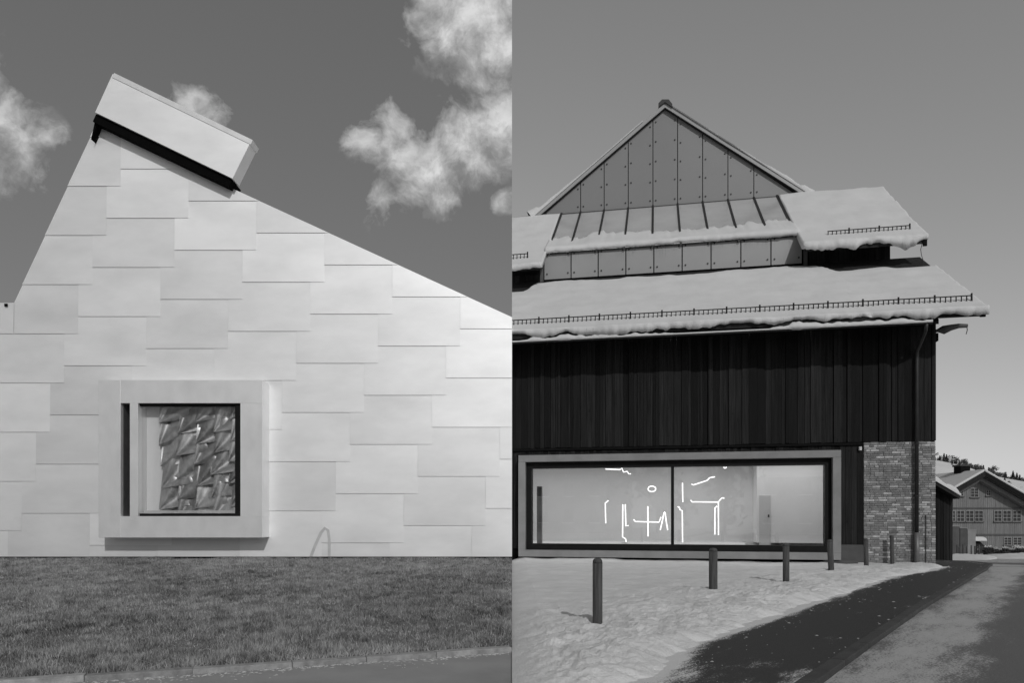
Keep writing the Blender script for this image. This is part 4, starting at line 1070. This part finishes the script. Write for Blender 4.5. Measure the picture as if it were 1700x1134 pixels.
# trees on the ridge
proto = []
for v in range(6):
    con = v < 3; g = np.random.default_rng(300+v); n = 420
    if con:
        t = g.random(n)**.8; z = .8+t*5.2; r = (1-t)*1.35*(.35+.65*g.random(n)); a = g.random(n)*6.283
        P = np.stack([r*np.cos(a), r*np.sin(a), z-r*.25], -1)
    else:
        cl = g.normal(size=(9, 3))*np.array([1.0, 1.0, 1.1])+np.array([0, 0, 3.2]); P = cl[g.integers(0, 9, n)]+g.normal(size=(n, 3))*.5
    s = .2+.2*g.random(n); a = g.normal(size=(n, 3)); b = g.normal(size=(n, 3))
    a /= np.linalg.norm(a, axis=1)[:, None]; b /= np.linalg.norm(b, axis=1)[:, None]
    V = np.stack([P+a*s[:, None], P-a*s[:, None]*.4+b*s[:, None], P-a*s[:, None]*.4-b*s[:, None]], 1).reshape(-1, 3)
    cr = np_mesh('crown', V, np.arange(3*n).reshape(-1, 3), 'foliage' if con else 'foliage_frost', smooth=False)
    tr = MB().tube([(0, 0, -1), (0, 0, 2), (.05, 0, 4.6)], [.16, .12, .04], 6).build('trunk', 'bark')
    proto.append((cr.data, tr.data)); bpy.data.objects.remove(cr); bpy.data.objects.remove(tr)
tr_r = random.Random(5)
for k in range(84):
    if k < 74: px = 1540+k*2.35+tr_r.uniform(-1.5, 1.5); Yt = 300+tr_r.uniform(-6, 25)
    else: px = tr_r.uniform(1555, 1715); Yt = tr_r.uniform(225, 290)
    v = tr_r.randrange(6); s = tr_r.uniform(.35, .78) if k < 74 else tr_r.uniform(.2, .4)
    x0 = (px-CX)/FPX*Yt; zt = hill_z(x0, Yt)-.2
    if k >= 74: zt -= .4
    t = empty('conifer_tree' if v < 3 else 'bare_tree', (x0, Yt, zt), 'small dark conifer on the distant snowy ridge' if v < 3 else 'small frosted leafless tree on the distant snowy ridge', 'tree', 'trees on the ridge')
    t.scale = (s*1.15, s*1.15, s); t.rotation_euler = (0, 0, tr_r.uniform(0, 6.28))
    for nm, me in zip(('crown', 'trunk'), proto[v]): link(bpy.data.objects.new(nm, me), t)

# ================================================================ ACROSS THE STREET (mirrored in the steel and the panes)
def plain_house(name, x0, x1, y0, y1, ze, zr, label, wallm, roofm, clip):
    e = empty(name, ((x0+x1)/2, (y0+y1)/2, 0), label, 'house'); ym = (y0+y1)/2
    w = MB().prism([(x0, y0, -.2), (x0, y1, -.2), (x0, y1, ze), (x0, ym, zr-.15), (x0, y0, ze)], [(x1, y0, -.2), (x1, y1, -.2), (x1, y1, ze), (x1, ym, zr-.15), (x1, y0, ze)]).build('wall', wallm, e)
    for sg, ya in ((1, y1), (-1, y0)):
        q = [(ya+sg*.8, ze-.5), (ym, zr), (ym, zr+.2), (ya+sg*.8, ze-.3)]
        MB().prism([(x0-.6, a, b) for a, b in q], [(x1+.6, a, b) for a, b in q]).build('roof', roofm, e)
    n = int((x1-x0)/2.6)
    for fl in range(2):
        for k in range(n):
            xw = x0+1.2+k*(x1-x0-2.4)/max(1, n-1); o = MB().box(xw-.5, xw+.5, y1, y1+.04, 1.0+fl*2.7, 2.3+fl*2.7).build('window', 'metal_dark', e)
            MB().box(xw-.6, xw+.6, y1, y1+.1, .9+fl*2.7, .99+fl*2.7).build('sill', 'white_paint', o)
    MB().box((x0+x1)/2-.5, (x0+x1)/2+.5, y1, y1+.06, -.1, 2.1).build('door', 'timber_trim', e)
plain_house('street_house', -25, -9, -31, -20, 6.2, 10.5, 'long grey boarded house across the street from the steel building', 'timber_grey', 'roof_tile', 0)
plain_house('street_house', 5, 17, -33, -23, 5.8, 10, 'boarded house with snowy roof across the street from the barn', 'timber_grey', 'snow', 0)
for k, (x0, y0, v, sc) in enumerate(((-4, -21, 4, 1.5), (-29, -19, 3, 1.7), (2.5, -19, 5, 1.3), (21, -20, 4, 1.5), (26, -24, 1, 1.9), (12, -17, 5, .9))):
    t = empty('conifer_tree' if v < 3 else 'leafy_tree', (x0, y0, -.1), ['tree beside the long grey street house', 'tall tree past the far end of the long grey street house', 'slender tree at the end of the snowy-roofed street house', 'wide tree past the snowy-roofed street house', 'tall conifer behind the wide street tree', 'low tree in front of the snowy-roofed street house'][k], 'tree')
    t.scale = (sc, sc, sc)
    for nm, me in zip(('crown', 'trunk'), proto[v]): link(bpy.data.objects.new(nm, me), t)
